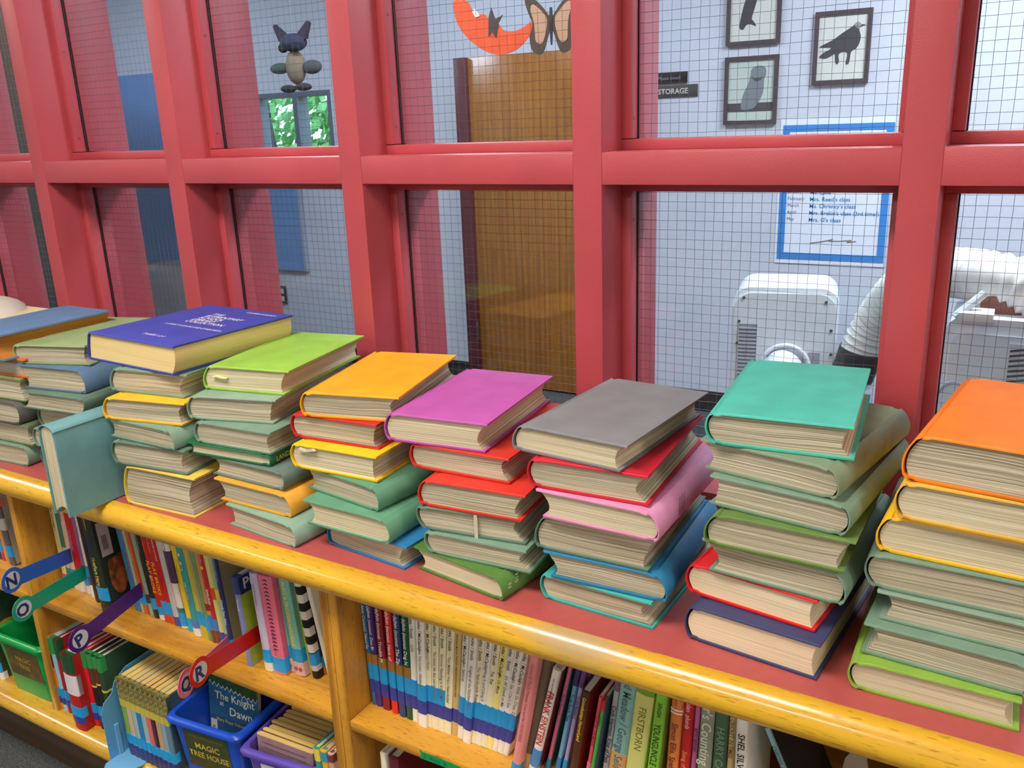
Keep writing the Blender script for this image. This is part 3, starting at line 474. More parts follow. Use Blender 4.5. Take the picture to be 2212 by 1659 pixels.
 ('R', -0.661, 0.971, 0.0127, -9.7, 0.222, 'pb', (236, 227, 190), [(0.052, 0.083, (28, 150, 215)), (0.026, 0.052, (50, 62, 150))], [('Scieszka / Smith', 0.217, 0.0085, (60, 52, 50)), ('Tut, Tut', 0.152, 0.0075, (50, 45, 45))], 'cream paperback with short bold title, fifth right of the aged tan one', None),
 ('R', -0.6497, 0.971, 0.0125, -10.45, 0.222, 'pb', (238, 226, 140), [(0.052, 0.083, (28, 150, 215)), (0.026, 0.052, (50, 62, 150))], [('Scieszka / McCauley', 0.217, 0.0085, (60, 52, 50)), ('Me Oh Maya', 0.152, 0.0075, (120, 112, 105))], 'yellowest paperback of the white series', None),
 ('R', -0.6387, 0.971, 0.0102, -11.2, 0.222, 'pb', (236, 231, 221), [(0.052, 0.083, (28, 150, 215)), (0.026, 0.052, (50, 62, 150))], [('Scieszka / Smith', 0.217, 0.0085, (60, 52, 50)), ("It's All Greek to Me", 0.152, 0.0075, (120, 112, 105))], 'white paperback, third from the salmon pink book', None),
 ('R', -0.63, 0.971, 0.0126, -11.95, 0.222, 'pb', (236, 231, 221), [(0.052, 0.083, (28, 150, 215)), (0.026, 0.052, (50, 62, 150))], [('Scieszka / McCauley', 0.217, 0.0085, (60, 52, 50)), ("Oh Say, I Can't See", 0.152, 0.0075, (120, 112, 105))], 'white paperback, second from the salmon pink book', None),
 ('R', -0.619, 0.971, 0.0097, -12.7, 0.222, 'pb', (236, 231, 221), [(0.052, 0.083, (28, 150, 215)), (0.026, 0.052, (50, 62, 150))], [('Scieszka / McCauley', 0.217, 0.0085, (60, 52, 50)), ('Da Wild, Da Crazy, Da V', 0.152, 0.0075, (120, 112, 105))], 'white paperback touching the salmon pink book', None),
 ('R', -0.7192, 0.974, 0.0128, -5.5, 0.205, 'pb', (205, 175, 110), [(0.026, 0.052, (50, 62, 150))], [('Elementary McGraw  THE DAY THE DOG ATE SCHOOL AND', 0.195, 0.0045, (90, 60, 30))], 'aged tan paperback in the middle of the white spined series', None),
 ('R', -0.5888, 0.945, 0.0137, -11, 0.232, 'hb', (225, 140, 140), [(0.0, 0.018, (28, 140, 200))], [('Squire & Flock', 0.21, 0.008, (185, 100, 110)), ('Princess Cora and the CROCODILE', 0.16, 0.0065, (150, 70, 80))], 'salmon pink book pulled forward at the end of the white series', None),
 ('R', -0.5794, 0.962, 0.0137, -12, 0.225, 'hb', (110, 95, 75), [(0, 0.03, (190, 160, 120))], [], 'brown and grey marbled cover book right of the salmon pink one', None),
 ('R', -0.5637, 0.955, 0.0133, -13.5, 0.205, 'hb', (228, 222, 212), [(0.015, 0.05, (70, 130, 195)), (0, 0.015, (225, 215, 195))], [('FRANK EINSTEIN', 0.165, 0.0145, (190, 25, 35)), ('AND THE ANTIMATTER MOTOR', 0.19, 0.0035, (60, 60, 60))], 'white spine with large red capitals on a maroon covered book', None),
 ('R', -0.5447, 0.975, 0.0059, -12.5, 0.2, 'pb', (222, 120, 160), [(0.0, 0.02, (28, 140, 205))], [('To the Rescue 2', 0.15, 0.006, (120, 60, 110))], 'pink narrow spine right of the maroon covered book', None),
 ('R', -0.5284, 0.975, 0.0066, -11.5, 0.203, 'pb', (120, 180, 215), [(0.0, 0.03, (28, 130, 200)), (0.17, 0.2, (60, 60, 110))], [('To the Reach: Tales', 0.155, 0.0065, (40, 70, 110))], 'light blue narrow spine in the right bay', None),
 ('R', -0.5171, 0.975, 0.0066, -11, 0.203, 'pb', (180, 160, 205), [(0.0, 0.03, (28, 140, 205)), (0.17, 0.2, (110, 60, 120))], [('To the Rescue 3', 0.155, 0.0065, (70, 60, 120))], 'lavender narrow spine right of the light blue one', None),
 ('R', -0.4951, 0.95, 0.0106, -9, 0.185, 'pb', (85, 45, 28), [], [('Goosebumps HorrorLand', 0.175, 0.0075, (230, 200, 60))], 'dark brown book with yellow letters, top edge showing', None),
 ('R', -0.4716, 0.955, 0.0056, -9, 0.18, 'pb', (220, 80, 100), [(0, 0.06, (215, 110, 140))], [('TALES OF THE MONK', 0.15, 0.006, (160, 40, 60))], 'coral pink thin spine beside the green thin one', None),
 ('R', -0.4645, 0.952, 0.0041, -9, 0.178, 'pb', (80, 165, 70), [(0.16, 0.178, (190, 50, 60))], [('Survivors', 0.15, 0.005, (30, 90, 30))], 'bright green thin spine with red tip and blue cover', None),
 ('R', -0.4493, 0.965, 0.009, -7.5, 0.225, 'hb', (170, 168, 175), [(0.19, 0.225, (120, 90, 110))], [('Cody Harmon, King of Pets', 0.165, 0.0095, (50, 50, 60))], 'pale grey spine lettered in black, left of the wide blue one', None),
 ('R', -0.437, 0.96, 0.0238, -7, 0.235, 'hb', (135, 178, 175), [(0.0, 0.09, (205, 155, 95))], [('Old Meadow / George Seld', 0.225, 0.017, (75, 110, 115))], 'wide pale blue spine turning orange at the foot', None),
 ('R', -0.4093, 0.955, 0.0251, -6.5, 0.24, 'hb', (115, 160, 45), [(0.0, 0.205, (205, 205, 120))], [('FIRSTBORN', 0.185, 0.0145, (130, 120, 50))], 'green spine with a cream title strip', None),
 ('R', -0.3763, 0.95, 0.0151, -5.5, 0.218, 'hb', (130, 195, 60), [], [('SINGH', 0.205, 0.008, (30, 45, 25)), ('YOUNGUNCLE COMES', 0.17, 0.0135, (30, 50, 30))], 'lime green spine with black capitals', None),
 ('R', -0.3491, 0.962, 0.0162, -3, 0.232, 'hb', (222, 130, 70), [(0.185, 0.187, (245, 235, 220)), (0.19, 0.192, (245, 235, 220))], [('Sarena', 0.22, 0.008, (190, 90, 50)), ('Simon Ellis, Spelling', 0.17, 0.0115, (110, 45, 30))], 'orange spine with brown title and two white rules', None),
 ('R', -0.3305, 0.962, 0.0129, -3, 0.236, 'hb', (195, 40, 42), [], [('Tolan  plumb', 0.215, 0.009, (235, 190, 190)), ('Song of Orchids', 0.13, 0.009, (225, 150, 90))], 'red spine right of the orange one in the right bay', None),
 ('R', -0.315, 0.965, 0.0073, -2.5, 0.238, 'pb', (190, 105, 155), [], [('BETSY BEFORE', 0.17, 0.006, (110, 50, 90))], 'mauve pink narrow spine right of the red one', None),
 ('R', -0.3036, 0.96, 0.0185, -2, 0.24, 'hb', (150, 152, 130), [], [("er's Counting", 0.22, 0.0185, (215, 220, 200))], 'grey green wide spine with pale italic letters', None),
 ('R', -0.2815, 0.958, 0.0175, -1.5, 0.24, 'hb', (75, 105, 80), [(0.0, 0.09, (130, 125, 95))], [('HARRY CAT', 0.19, 0.0145, (120, 150, 120))], 'forest green wide spine with faint capitals', None),
 ('R', -0.2603, 0.955, 0.0073, -1, 0.24, 'pb', (205, 180, 125), [], [('THE CRICKET IN TIMES', 0.225, 0.0095, (120, 85, 45))], 'tan patterned narrow spine left of the white one with black capitals', None),
 ('R', -0.2454, 0.945, 0.0157, 0, 0.225, 'hb', (230, 226, 218), [], [('SHEL SILVERSTEIN', 0.2, 0.0125, (20, 20, 22))], 'wide white spine with bold black capitals at the right end of the row', None),
 ('R', -0.122, 0.96, 0.0061, 24, 0.225, 'hb', (140, 180, 195), [], [('CHESTER CRICKET', 0.2, 0.0085, (60, 80, 90))], 'pale blue book leaning left into the gap at the right end', None),
 ('L', -1.7998, 0.93, 0.0156, 0.8, 0.19, 'hb', (215, 125, 35), [(0.145, 0.185, (45, 135, 70)), (0.11, 0.145, (60, 40, 25)), (0.035, 0.06, (28, 150, 215)), (0.018, 0.035, (50, 62, 150))], [], 'orange spine with green cap, lower left shelf', None),
 ('L', -1.7814, 0.93, 0.0139, 0.8, 0.19, 'hb', (165, 195, 210), [(0.15, 0.19, (45, 135, 70)), (0.11, 0.15, (150, 190, 215)), (0.035, 0.06, (28, 150, 215)), (0.018, 0.035, (50, 62, 150))], [], 'pale grey blue spine with green cap, lower left shelf', None),
 ('L', -1.7651, 0.93, 0.0147, 0.8, 0.19, 'hb', (150, 28, 35), [(0.14, 0.19, (35, 80, 50)), (0.035, 0.06, (28, 150, 215)), (0.018, 0.035, (50, 62, 150))], [], 'dark red narrow spine with dark green cap, lower left shelf', None),
 ('L', -1.7023, 0.905, 0.0387, 0.8, 0.19, 'hb', (175, 28, 30), [(0.145, 0.19, (30, 75, 45)), (0.09, 0.14, (215, 212, 215)), (0.035, 0.06, (28, 150, 215)), (0.018, 0.035, (50, 62, 150))], [], 'wide red book with dark green cap and white patch, pulled forward, lower left shelf', None),
 ('L', -1.7058, 0.93, 0.008, 0.8, 0.19, 'hb', (190, 30, 35), [(0.15, 0.19, (45, 135, 70)), (0.035, 0.06, (28, 150, 215)), (0.018, 0.035, (50, 62, 150))], [], 'narrow scarlet spine with green cap, lower left shelf', None),
 ('L', -1.6957, 0.93, 0.015, 0.8, 0.19, 'hb', (32, 30, 34), [(0.15, 0.19, (50, 60, 40)), (0.14, 0.15, (215, 180, 60)), (0.035, 0.06, (28, 150, 215)), (0.018, 0.035, (50, 62, 150))], [], 'black spine with gold band behind the P marker, lower left shelf', None),
 ('L', -1.6793, 0.93, 0.0261, 0.8, 0.19, 'hb', (200, 32, 38), [(0.15, 0.19, (45, 135, 70)), (0.035, 0.06, (28, 150, 215)), (0.018, 0.035, (50, 62, 150))], [], 'broad scarlet spine with green cap right of the P marker, lower left shelf', None),
 ('L', -1.6472, 0.93, 0.0163, 1.5, 0.19, 'hb', (34, 30, 30), [(0.155, 0.19, (45, 135, 70)), (0.11, 0.155, (85, 50, 25)), (0.108, 0.112, (220, 190, 60)), (0.035, 0.06, (28, 150, 215)), (0.018, 0.035, (50, 62, 150))], [], 'black spine with brown and gold bands, left of pair, lower left shelf', None),
 ('L', -1.6285, 0.93, 0.0144, 1.5, 0.19, 'hb', (34, 32, 32), [(0.16, 0.195, (45, 135, 70)), (0.12, 0.16, (85, 50, 25)), (0.118, 0.122, (220, 190, 60)), (0.035, 0.06, (28, 150, 215)), (0.018, 0.035, (50, 62, 150))], [], 'black spine with brown and gold bands, right of pair, lower left shelf', None),
 ('L', -1.6127, 0.93, 0.0159, 1.5, 0.19, 'hb', (45, 70, 45), [(0.155, 0.195, (45, 135, 70)), (0.105, 0.11, (210, 190, 60)), (0.035, 0.06, (28, 150, 215)), (0.018, 0.035, (50, 62, 150))], [], 'dark green striped spine against the blue bookend, lower left shelf', None),
 ('L', -1.5132, 0.905, 0.0147, 1.2, 0.188, 'pb', (120, 165, 60), 'M', [], 'lime green lower spine, nearest the blue bookend', 'chapter books with gold patterned caps'),
 ('L', -1.4974, 0.905, 0.0145, 1.2, 0.188, 'pb', (200, 170, 150), 'M', [], 'pinkish beige lower spine, second from the blue bookend', 'chapter books with gold patterned caps'),
 ('L', -1.4817, 0.905, 0.0144, 1.2, 0.188, 'pb', (150, 180, 180), 'M', [], 'pale teal lower spine, third from the blue bookend', 'chapter books with gold patterned caps'),
 ('L', -1.4661, 0.905, 0.0142, 1.2, 0.188, 'pb', (40, 120, 180), 'M', [], 'strong blue lower spine, fourth from the blue bookend', 'chapter books with gold patterned caps'),
 ('L', -1.4507, 0.905, 0.0141, 1.2, 0.188, 'pb', (150, 175, 180), 'M', [], 'light steel lower spine with an indigo spot, fifth from the bookend', 'chapter books with gold patterned caps'),
 ('L', -1.4355, 0.905, 0.0139, 1.2, 0.188, 'pb', (205, 105, 90), 'M', [], 'salmon lower spine between light steel and plum', 'chapter books with gold patterned caps'),
 ('L', -1.4204, 0.905, 0.0138, 1.2, 0.188, 'pb', (70, 35, 50), 'M', [], 'plum dark lower spine, seventh from the bookend', 'chapter books with gold patterned caps'),
 ('L', -1.4055, 0.905, 0.0137, 1.2, 0.188, 'pb', (190, 150, 110), 'M', [], 'tan orange lower spine, eighth from the bookend', 'chapter books with gold patterned caps'),
 ('L', -1.3907, 0.905, 0.0135, 1.2, 0.188, 'pb', (130, 160, 175), 'M', [], 'pale blue grey lower spine, second from the blue bin', 'chapter books with gold patterned caps'),
 ('L', -1.3761, 0.905, 0.0134, 1.2, 0.188, 'pb', (95, 125, 140), 'M', [], 'slate teal lower spine, beside the blue bin', 'chapter books with gold patterned caps'),
]
# ------------------------------------------------------------------ room shell
def struct(name, a, b, mat, **kw): return boxo(name, a, b, mat, None, kind='structure', **kw)
def rects(name, lst, mat):
    bm = bmesh.new()
    for a, b in lst: box(bm, a, b)
    return mesh_obj(name, bm, mat, None, kind='structure')
CEIL = 1.27; FY = 4.2; XL, XR, YB = -6.6, 3.2, -4.2
carpet = mottled((74,76,76), .5, 260, .95, 1.0, 420, 'carpet', c2=(34,38,40))
struct('floor', (XL,YB,-FZ-.05), (XR,FY+.1,-FZ), carpet)
struct('ceiling', (XL,YB,CEIL), (XR,FY+.1,CEIL+.05), mottled((225,225,220), .04, 30, .9, .3, 300, 'ceiling_tile'))
wl = mottled((172,166,158), .03, 3, .8, .1, 300, 'library_wall_paint')
wf = mottled((198,201,211), .03, 3, .75, .1, 300, 'hall_wall_paint')
wg = mottled((160,172,190), .04, 3, .75, .1, 300, 'hall_wall_paint_blue')
rects('wall_south', [((XL,YB-.1,-FZ),(XR,YB,CEIL))], wl)
rects('wall_west', [((XL-.1,YB,-FZ),(XL,FY,CEIL))], wg)
rects('wall_east', [((XR,YB,-FZ),(XR+.1,FY,CEIL))], wl)
# far wall with an opening for the added far window
WX0, WX1, WZ0, WZ1 = -4.33, -3.68, -.22, .222
rects('wall_north', [((XL,FY,-FZ),(WX0,FY+.1,CEIL)), ((WX1,FY,-FZ),(XR,FY+.1,CEIL)), ((WX0,FY,-FZ),(WX1,FY+.1,WZ0)), ((WX0,FY,WZ1),(WX1,FY+.1,CEIL))], wf)
rects('baseboard_north', [((XL,FY-.012,-FZ),(-2.76,FY,-1.37)), ((-1.68,FY-.012,-FZ),(XR,FY,-1.37))], plain((22,22,26), .4))
# partition around the wired-glass screen
FY0, FYB = 1.30, 1.545; ZB, ZH = -.60, .62; PX0, PX1 = -2.60, .88
rects('wall_middle', [((XL,FY0,-FZ),(PX0-.02,FYB,CEIL)), ((PX1+.02,FY0,-FZ),(XR,FYB,CEIL)), ((PX0-.02,FY0,ZH+.05),(PX1+.02,FYB,CEIL)), ((PX0-.02,FY0,-FZ),(PX1+.02,FYB,ZB-.052))], wl)

# ------------------------------------------------------------------ the red screen with wired glass
win = empty('window_1', (0,FY0,0), kind='structure')
def W_(name, a, b, mat=RED, parent=win, **kw):
    bm = bmesh.new(); box(bm, (a[0],a[1]-FY0,a[2]), (b[0],b[1]-FY0,b[2]), kw.pop('bevel', .0012))
    return mesh_obj(name, bm, mat, parent, smooth=35, **kw)
MX = [-.6165+.4895*k for k in range(-4, 4)]
for x in MX: W_('mullion', (x-.0255,FY0,ZB), (x+.0255,FYB,ZH))
for i in range(len(MX)-1):
    W_('transom', (MX[i]+.0254,FY0+.0004,-.102), (MX[i+1]-.0254,FYB,-.052), bevel=.001)
W_('bottom_rail', (PX0,FY0,ZB-.05), (PX1,FYB,ZB)); W_('head_rail', (PX0,FY0,ZH), (PX1,FYB,ZH+.05))
bw = .0168; gy = 1.412
gasket = plain((14,13,15), .6); rnd = random.Random(3)
def wire_mesh(x0, x1, z0, z1, parent):
    bm = bmesh.new(); p = .0156; r = .0003
    def wire(pts):
        prev = None
        for q in pts:
            ring = [bm.verts.new((q[0]+dx, q[1]+dy, q[2]+dz)) for dx, dy, dz in ((r,0,0),(0,r,0),(-r,0,0),(0,-r,0))] if vert else [bm.verts.new((q[0], q[1]+dy, q[2]+dz)) for dy, dz in ((r,0),(0,r),(-r,0),(0,-r))]
            if prev:
                for k in range(4): bm.faces.new((prev[k], prev[(k+1)%4], ring[(k+1)%4], ring[k]))
            prev = ring
    vert = True; n = int((x1-x0)/p)
    for i in range(n+1):
        x = x0+.004+i*p; j = rnd.uniform(-.0006,.0006)
        wire([(x+j+rnd.uniform(-.0006,.0006), gy+.003-FY0, z0+(z1-z0)*k/12) for k in range(13)])
    vert = False; n = int((z1-z0)/p)
    for i in range(n+1):
        z = z0+.005+i*p
        wire([(x0+(x1-x0)*k/14, gy+.003-FY0, z+rnd.uniform(-.0006,.0006)) for k in range(15)])
    return mesh_obj('wire_mesh', bm, STEELWIRE, parent, kind='stuff')
for i in range(len(MX)-1):
    x0, x1 = MX[i]+.0255, MX[i+1]-.0255
    for z0, z1 in ((ZB, -.102), (-.052, ZH)):
        for ya, yb in ((1.380,1.4085),(1.4165,1.445)):
            W_('stop_bead', (x0,ya,z0), (x1,yb,z0+bw)); W_('stop_bead', (x0,ya,z1-bw), (x1,yb,z1))
            for s in (0, 1):
                xa = x0 if s == 0 else x1-bw
                o = W_('stop_bead', (xa,ya,z0+bw+.0012), (xa+bw,yb,z1-bw))
                if ya < 1.4:
                    xs = xa+bw if s == 0 else xa
                    for zs in ((z0+.25, z0+.05) if z1 > 0 else (z1-.065, z0+.12)):
                        bm = bmesh.new(); cyl(bm, (xs-.0004 if s == 0 else xs-.0008, 1.394-FY0, zs), .0032, .0012, 10, 'x')
                        mesh_obj('screw', bm, plain((150,70,66), .35, .4), o)
        W_('gasket', (x0+bw*.9,1.4085,z0+bw*.9), (x0+bw+.002,1.4115,z1-bw*.9), gasket, bevel=0)
        g = W_('glass_pane', (x0+.002,gy,z0+.002), (x1-.002,gy+.006,z1-.002), glass_mat(), bevel=0)
        wire_mesh(x0+.004, x1-.004, z0+.004, z1-.004, g)

# ------------------------------------------------------------------ bookcase and counter
CT = -.65
EX = (-2.75, 1.2)
bc = thing('bookcase', 'honey oak bookcase with open bays under the red counter', 'bookcase', (0,.92,-FZ))
OAK = (206,148,44); OAKD = (158,104,28)
def B_(name, a, b, axis, parent=bc, c=OAK, d=OAKD, bevel=.0012, rough=.38):
    bm = bmesh.new(); box(bm, (a[0],a[1]-.92,a[2]+FZ), (b[0],b[1]-.92,b[2]+FZ), bevel)
    return mesh_obj(name, bm, wood(axis, c, d, 'oak_'+axis, rough), parent, smooth=35)
BZ = -1.257
for xa, xb in ((-2.75,-2.69),(-1.807,-1.788),(-.929,-.9105),(-.9095,-.891),(-.02,-.0015),(-.0005,.018),(.87,.89)):
    B_('upright', (xa,.92,BZ), (xb,1.262,-.681), 'Z')
for xa, xb in ((-2.69,-1.807),(-1.788,-.929),(-.891,-.02),(.018,.87)):
    B_('shelf', (xa+.0006,.921,-.979), (xb-.0006,1.262,-.9605), 'X')
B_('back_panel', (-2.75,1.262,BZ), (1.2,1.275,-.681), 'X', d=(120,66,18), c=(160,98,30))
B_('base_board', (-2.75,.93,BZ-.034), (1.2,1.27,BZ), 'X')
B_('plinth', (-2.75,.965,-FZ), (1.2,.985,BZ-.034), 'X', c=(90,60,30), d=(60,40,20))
def nosing(name, zt, th, yf, yb, parent, oy, oz, c, d, worn=None):
    bm = bmesh.new(); n = 16; r = th/2; pts = [(yb, zt), (yf+r, zt)]
    pts += [(yf+r-r*sin(pi*k/n), zt-r+r*cos(pi*k/n)) for k in range(1, n)] + [(yf+r, zt-th), (yb, zt-th)]
    prism(bm, [(y-oy, z-oz) for y, z in pts], EX[0], EX[1], 'x')
    return mesh_obj(name, bm, wood('X', c, d, 'oak_nosing', .3, worn), parent, smooth=50)
nosing('bullnose_edge', BZ, .042, .886, .93, bc, .92, -FZ, (220,176,56), (188,138,36))
ct = thing('countertop', 'long counter of dull red laminate edged in rounded glossy oak', 'counter', (0,.905,CT))
bm = bmesh.new(); box(bm, (EX[0],0,-.019), (EX[1],FY0-.905,0)); mesh_obj('laminate_top', bm, mottled((174,80,78), .05, 60, .42, .25, 700, 'red_laminate'), ct)
nosing('oak_edge', CT+.0006, .053, .8785, .905, ct, .905, CT, (226,178,46), (198,148,34), (-.445,-.016,-.004))
# worn pale patch is part of the finish: a thin area of bare grey wood
bm = bmesh.new(); box(bm, (EX[0],0,-.03), (EX[1],FY0-.905,-.0192)); mesh_obj('underlay', bm, wood('X', OAK, OAKD, 'oak_X', .5), ct)
# green tape on shelf edge
tp = thing('masking_tape', 'torn strip of green tape with pen writing on the right shelf edge', 'tape', (-.745,.9203,-.9635), (0,RAD(.8),0))
bm = bmesh.new(); prism(bm, [(0,.002),(.006,-.0005),(.03,.0005),(.078,.0),(.082,-.006),(.079,-.0135),(.04,-.0128),(.0,-.0145),(.003,-.006)], -.0007, -.0003, 'y'); mesh_obj('tape_strip', bm, plain((16,150,78), .4), tp)
text('lettering', 'S  Avra  R', .011, (30,60,110), tp, (.008,-.0010,-.0105))

# ------------------------------------------------------------------ stacked volumes
rb = random.Random(11); SB = {}
cnt = {}
for (s, sd, x, y, z, W, L, T, yw, sh, col, pg, lab) in STACKS:
    k = cnt[s] = cnt.get(s, 0)+1
    o = stack_book('bound_volume' if (s,k) not in ((2,6),(3,4)) else 'hardback_book', lab, (x,y,z), yw, W, L, T*.985, sh, sd, col, pg, rb, 'volumes in the '+lab.split(' the ')[-1])
    SB[lab] = (o, W, L, T, sh, sd)
def sb(key): return next(v for k, v in SB.items() if k.startswith(key))
def spine_text(key, items):
    o, W, L, T, sh, sd = sb(key)
    for s, size, col, y, z, ax in items:
        text('spine_lettering', s, size, col, o, (W+sh*.5+.0012, y, z), ax, bold=.01)
spine_text('green bound volume with white', [('910', .011, (200,200,190), .028, .034, 'side_across'), ('N', .011, (200,200,190), .012, .024, 'side_across')])
spine_text('charcoal volume', [('910', .011, (200,200,200), .06, .036, 'side_across'), ('N', .011, (200,200,200), .042, .026, 'side_across')])
spine_text('thin dark green hardcover', [('LANDS AND PEOPLES', .0125, (214,190,96), .014, .006, 'side')])
spine_text('faded pink-violet', [('NATIONAL', .0062, (90,50,70), .085, .036, 'side_across'), ('GEOGRAPHIC', .0052, (90,50,70), .077, .038, 'side_across'), ('MAGAZINE', .0055, (90,50,70), .069, .036, 'side_across')])
spine_text('sea-green volume with spine', [('NATIONAL', .0062, (190,195,170), .10, .037, 'side_across'), ('GEOGRAPHIC', .0055, (190,195,170), .092, .038, 'side_across')])
spine_text('grey-green bound volume with gold', [('JULY', .006, (170,150,90), .09, .03, 'side_across'), ('1967', .006, (170,150,90), .082, .03, 'side_across'), ('NATIONAL', .006, (190,170,110), .165, .036, 'side_across'), ('GEOGRAPHIC', .0052, (190,170,110), .157, .037, 'side_across')])
# worn strip of adhesive hanging over page edges
o, W, L, T, sh, sd = sb('grey-green volume with a loose clear strip')
bm = bmesh.new(); box(bm, (.092,-.0016,-.006), (.0975,-.001,.036)); mesh_obj('clear_strip', bm, plain((196,186,170), .15), o)
o, W, L, T, sh, sd = sb('yellow hardcover with a torn')
bm = bmesh.new(); prism(bm, [(.02,.034),(.034,.031),(.056,.036),(.05,.0385),(.034,.0335),(.024,.037)], -.004, .006, 'y'); mesh_obj('paper_slip', bm, plain((200,192,176), .6), o)
o, W, L, T, sh, sd = sb('lime green cloth')
bm = bmesh.new(); prism(bm, [(.028,.0245),(.037,.026),(.046,.0242),(.058,.0232),(.057,.0218),(.045,.0225),(.038,.0242),(.029,.0232)], -.003, .004, 'y'); mesh_obj('folded_page_corner', bm, plain((226,214,150), .6), o)
# title of the royal blue book
o, W, L, T, sh, sd = sb('large royal blue')
wh = (232,232,245)
for i, s in enumerate(('THE','ELEMENTARY','SCHOOL','LIBRARY','COLLECTION')):
    text('cover_title', s, .0178, wh, o, (.098+sh,.203-.0158*i,T*.985+.0004), 'top', bold=.015)
text('cover_title', 'A GUIDE TO BOOKS AND OTHER MEDIA', .0105, wh, o, (.078+sh,.110,T*.985+.0004), 'top', bold=.012, maxlen=.165)
text('cover_title', 'PHASES 1-2-3', .0115, wh, o, (.118+sh,.036,T*.985+.0004), 'top', bold=.012, maxlen=.06)
text('cover_title', 'FOURTEENTH EDITION', .0105, wh, o, (.15+sh,.245,T*.985+.0004), 'top', bold=.02, maxlen=.085)
# the volume standing on its fore-edge
std = stack_book('bound_volume', 'blue-green volume standing upright on its fore-edge over the oak counter edge', (-1.457,.817,CT+.173), 0, .172, .256, .046, .0, 'L', (98,146,152), 'cream', rb, cat='book', rot=(0,RAD(90),0))
std.rotation_euler = (0, RAD(90), 0); std.location = (-1.4565, .817, CT+.174)

# ------------------------------------------------------------------ shelved books
ZS = {'U':-.9605, 'R':-.9605, 'L':BZ}
SIDE = {'navy book titled':(150,142,104), 'green comic':(150,168,50), 'white spine with large red':(92,22,34), 'dark brown book with':(110,38,24), 'bright green thin':(70,104,120), 'pink narrow':(40,80,60),
 'thick dark green':(34,46,36), 'lime green spine with':(120,150,60), 'wide red book':(170,30,30), 'grey collage':(170,170,160), 'slate teal':(60,80,90), 'pale blue book leaning':(52,54,56)}
GR = {'U':'books on the upper left shelf', 'R':'books on the right shelf', 'L':'books on the lower left shelf'}
DEP = {'U':.165, 'R':.135, 'L':.135}
UB = {}
for (row, x, y, t, lean, h, kind, col, bands, txts, lab, grp) in ROWS:
    side = next((v for k, v in SIDE.items() if lab.startswith(k)), None)
    nm = 'paperback_book' if kind == 'pb' else 'hardback_book'
    lab2 = lab if 'shelf' in lab or 'bay' in lab or row != 'L' else lab+', lower shelf'
    d = DEP[row]
    if 'thick dark green' in lab or 'green comic' in lab: d = .16
    if 'cream white wide' in lab: d = .24
    UB[lab] = upright_book(lab2, (x,y,ZS[row]), lean, t, h, d, kind, col, bands, txts, nm, grp or GR[row], side, 'white' if row != 'L' or kind == 'hb' else 'aged')
    UB[lab+'#'] = t
def ub(k):
    kk = next(q for q in UB if q.startswith(k)); return UB[kk], UB[kk+'#']
# cover pictures on the books whose sides show
o, t = ub('thick dark green')
patch('barcode_label', o, (t+.0006,.008,.125), (t+.001,.034,.2), plain((186,172,176), .5))
for i in range(9): patch('barcode_line', o, (t+.0012,.014,.14+i*.0035), (t+.0014,.026,.1415+i*.0035), plain((60,40,30), .5))
bm = bmesh.new(); disc(bm, .034, .075, .042, t+.0006, t+.001, .020); mesh_obj('dog_picture', bm, mottled((150,78,34), .5, 60, .5, 0, 10, 'ginger_fur', c2=(70,34,20)), o)
for s, a, b in (('ear',.022,.102),('ear',.046,.106)):
    bm = bmesh.new(); disc(bm, a, b, .014, t+.0011, t+.0013, .007); mesh_obj('dog_ear', bm, plain((120,58,28), .5), o)
o, t = ub('green comic')
patch('title_block', o, (t+.0006,.004,.147), (t+.001,.15,.182), plain((42,48,104), .3))
text('cover_title', 'Purrmaids', .03, (226,222,228), o, (t+.0014,.012,.156), 'side', bold=.02)
bm = bmesh.new(); tube(bm, spline([(t+.0005,.05,.11),(t+.0005,.03,.095),(t+.0005,.026,.07),(t+.0005,.04,.056),(t+.0005,.03,.045)], 6), lambda i: .0105-.0003*i, 8)
bmesh.ops.scale(bm, vec=(.05,1,1), verts=bm.verts[:], space=Matrix.Translation((-t,0,0))); mesh_obj('mermaid_tail', bm, plain((40,128,134), .4), o)
bm = bmesh.new(); tube(bm, spline([(t+.001,.04,.11),(t+.001,.018,.09),(t+.001,.014,.06),(t+.001,.036,.04)], 6), .0028, 6); bmesh.ops.scale(bm, vec=(.05,1,1), verts=bm.verts[:], space=Matrix.Translation((-t,0,0))); mesh_obj('tail_outline', bm, plain((120,40,120), .4), o)
o, t = ub('thick pink book')
for i in range(19):
    bm = bmesh.new(); tube(bm, [(t*.42,-.0028,.05+i*.0078),(t*.55,-.0036,.053+i*.0078),(t*.72,-.0028,.051+i*.0078)], .0009, 5); mesh_obj('spiral_ring', bm, plain((60,30,48), .5), o)
for key in ('left of the two teal', 'right and thicker'):
    o, t = ub(key)
    for k, (fx, fz) in enumerate(((.35,.205),(.65,.199))):
        bm = bmesh.new(); cyl(bm, (t*fx,-.0035,fz), .0042, .0012, 12, 'y'); q = mesh_obj('dog_head', bm, plain((214,200,180), .5), o)
        bm = bmesh.new(); cyl(bm, (t*fx,-.0041,fz-.001), .0019, .0008, 8, 'y'); mesh_obj('muzzle', bm, plain((90,40,40), .5), q)
    for k in range(2):
        bm = bmesh.new(); cyl(bm, (t*(.3+.4*k),-.0032,.014), .0042, .0004, 14, 'y'); mesh_obj('line_drawing', bm, plain((150,90,90), .5), o)
o, t = ub('teal spine with white')
for fz, c, r in ((.178,(220,216,200),.0032),(.16,(210,178,130),.004),(.146,(214,190,90),.0025)):
    bm = bmesh.new(); cyl(bm, (t*.5,-.0032,fz), r, .0008, 12, 'y'); mesh_obj('spine_spot', bm, plain(c, .5), o)
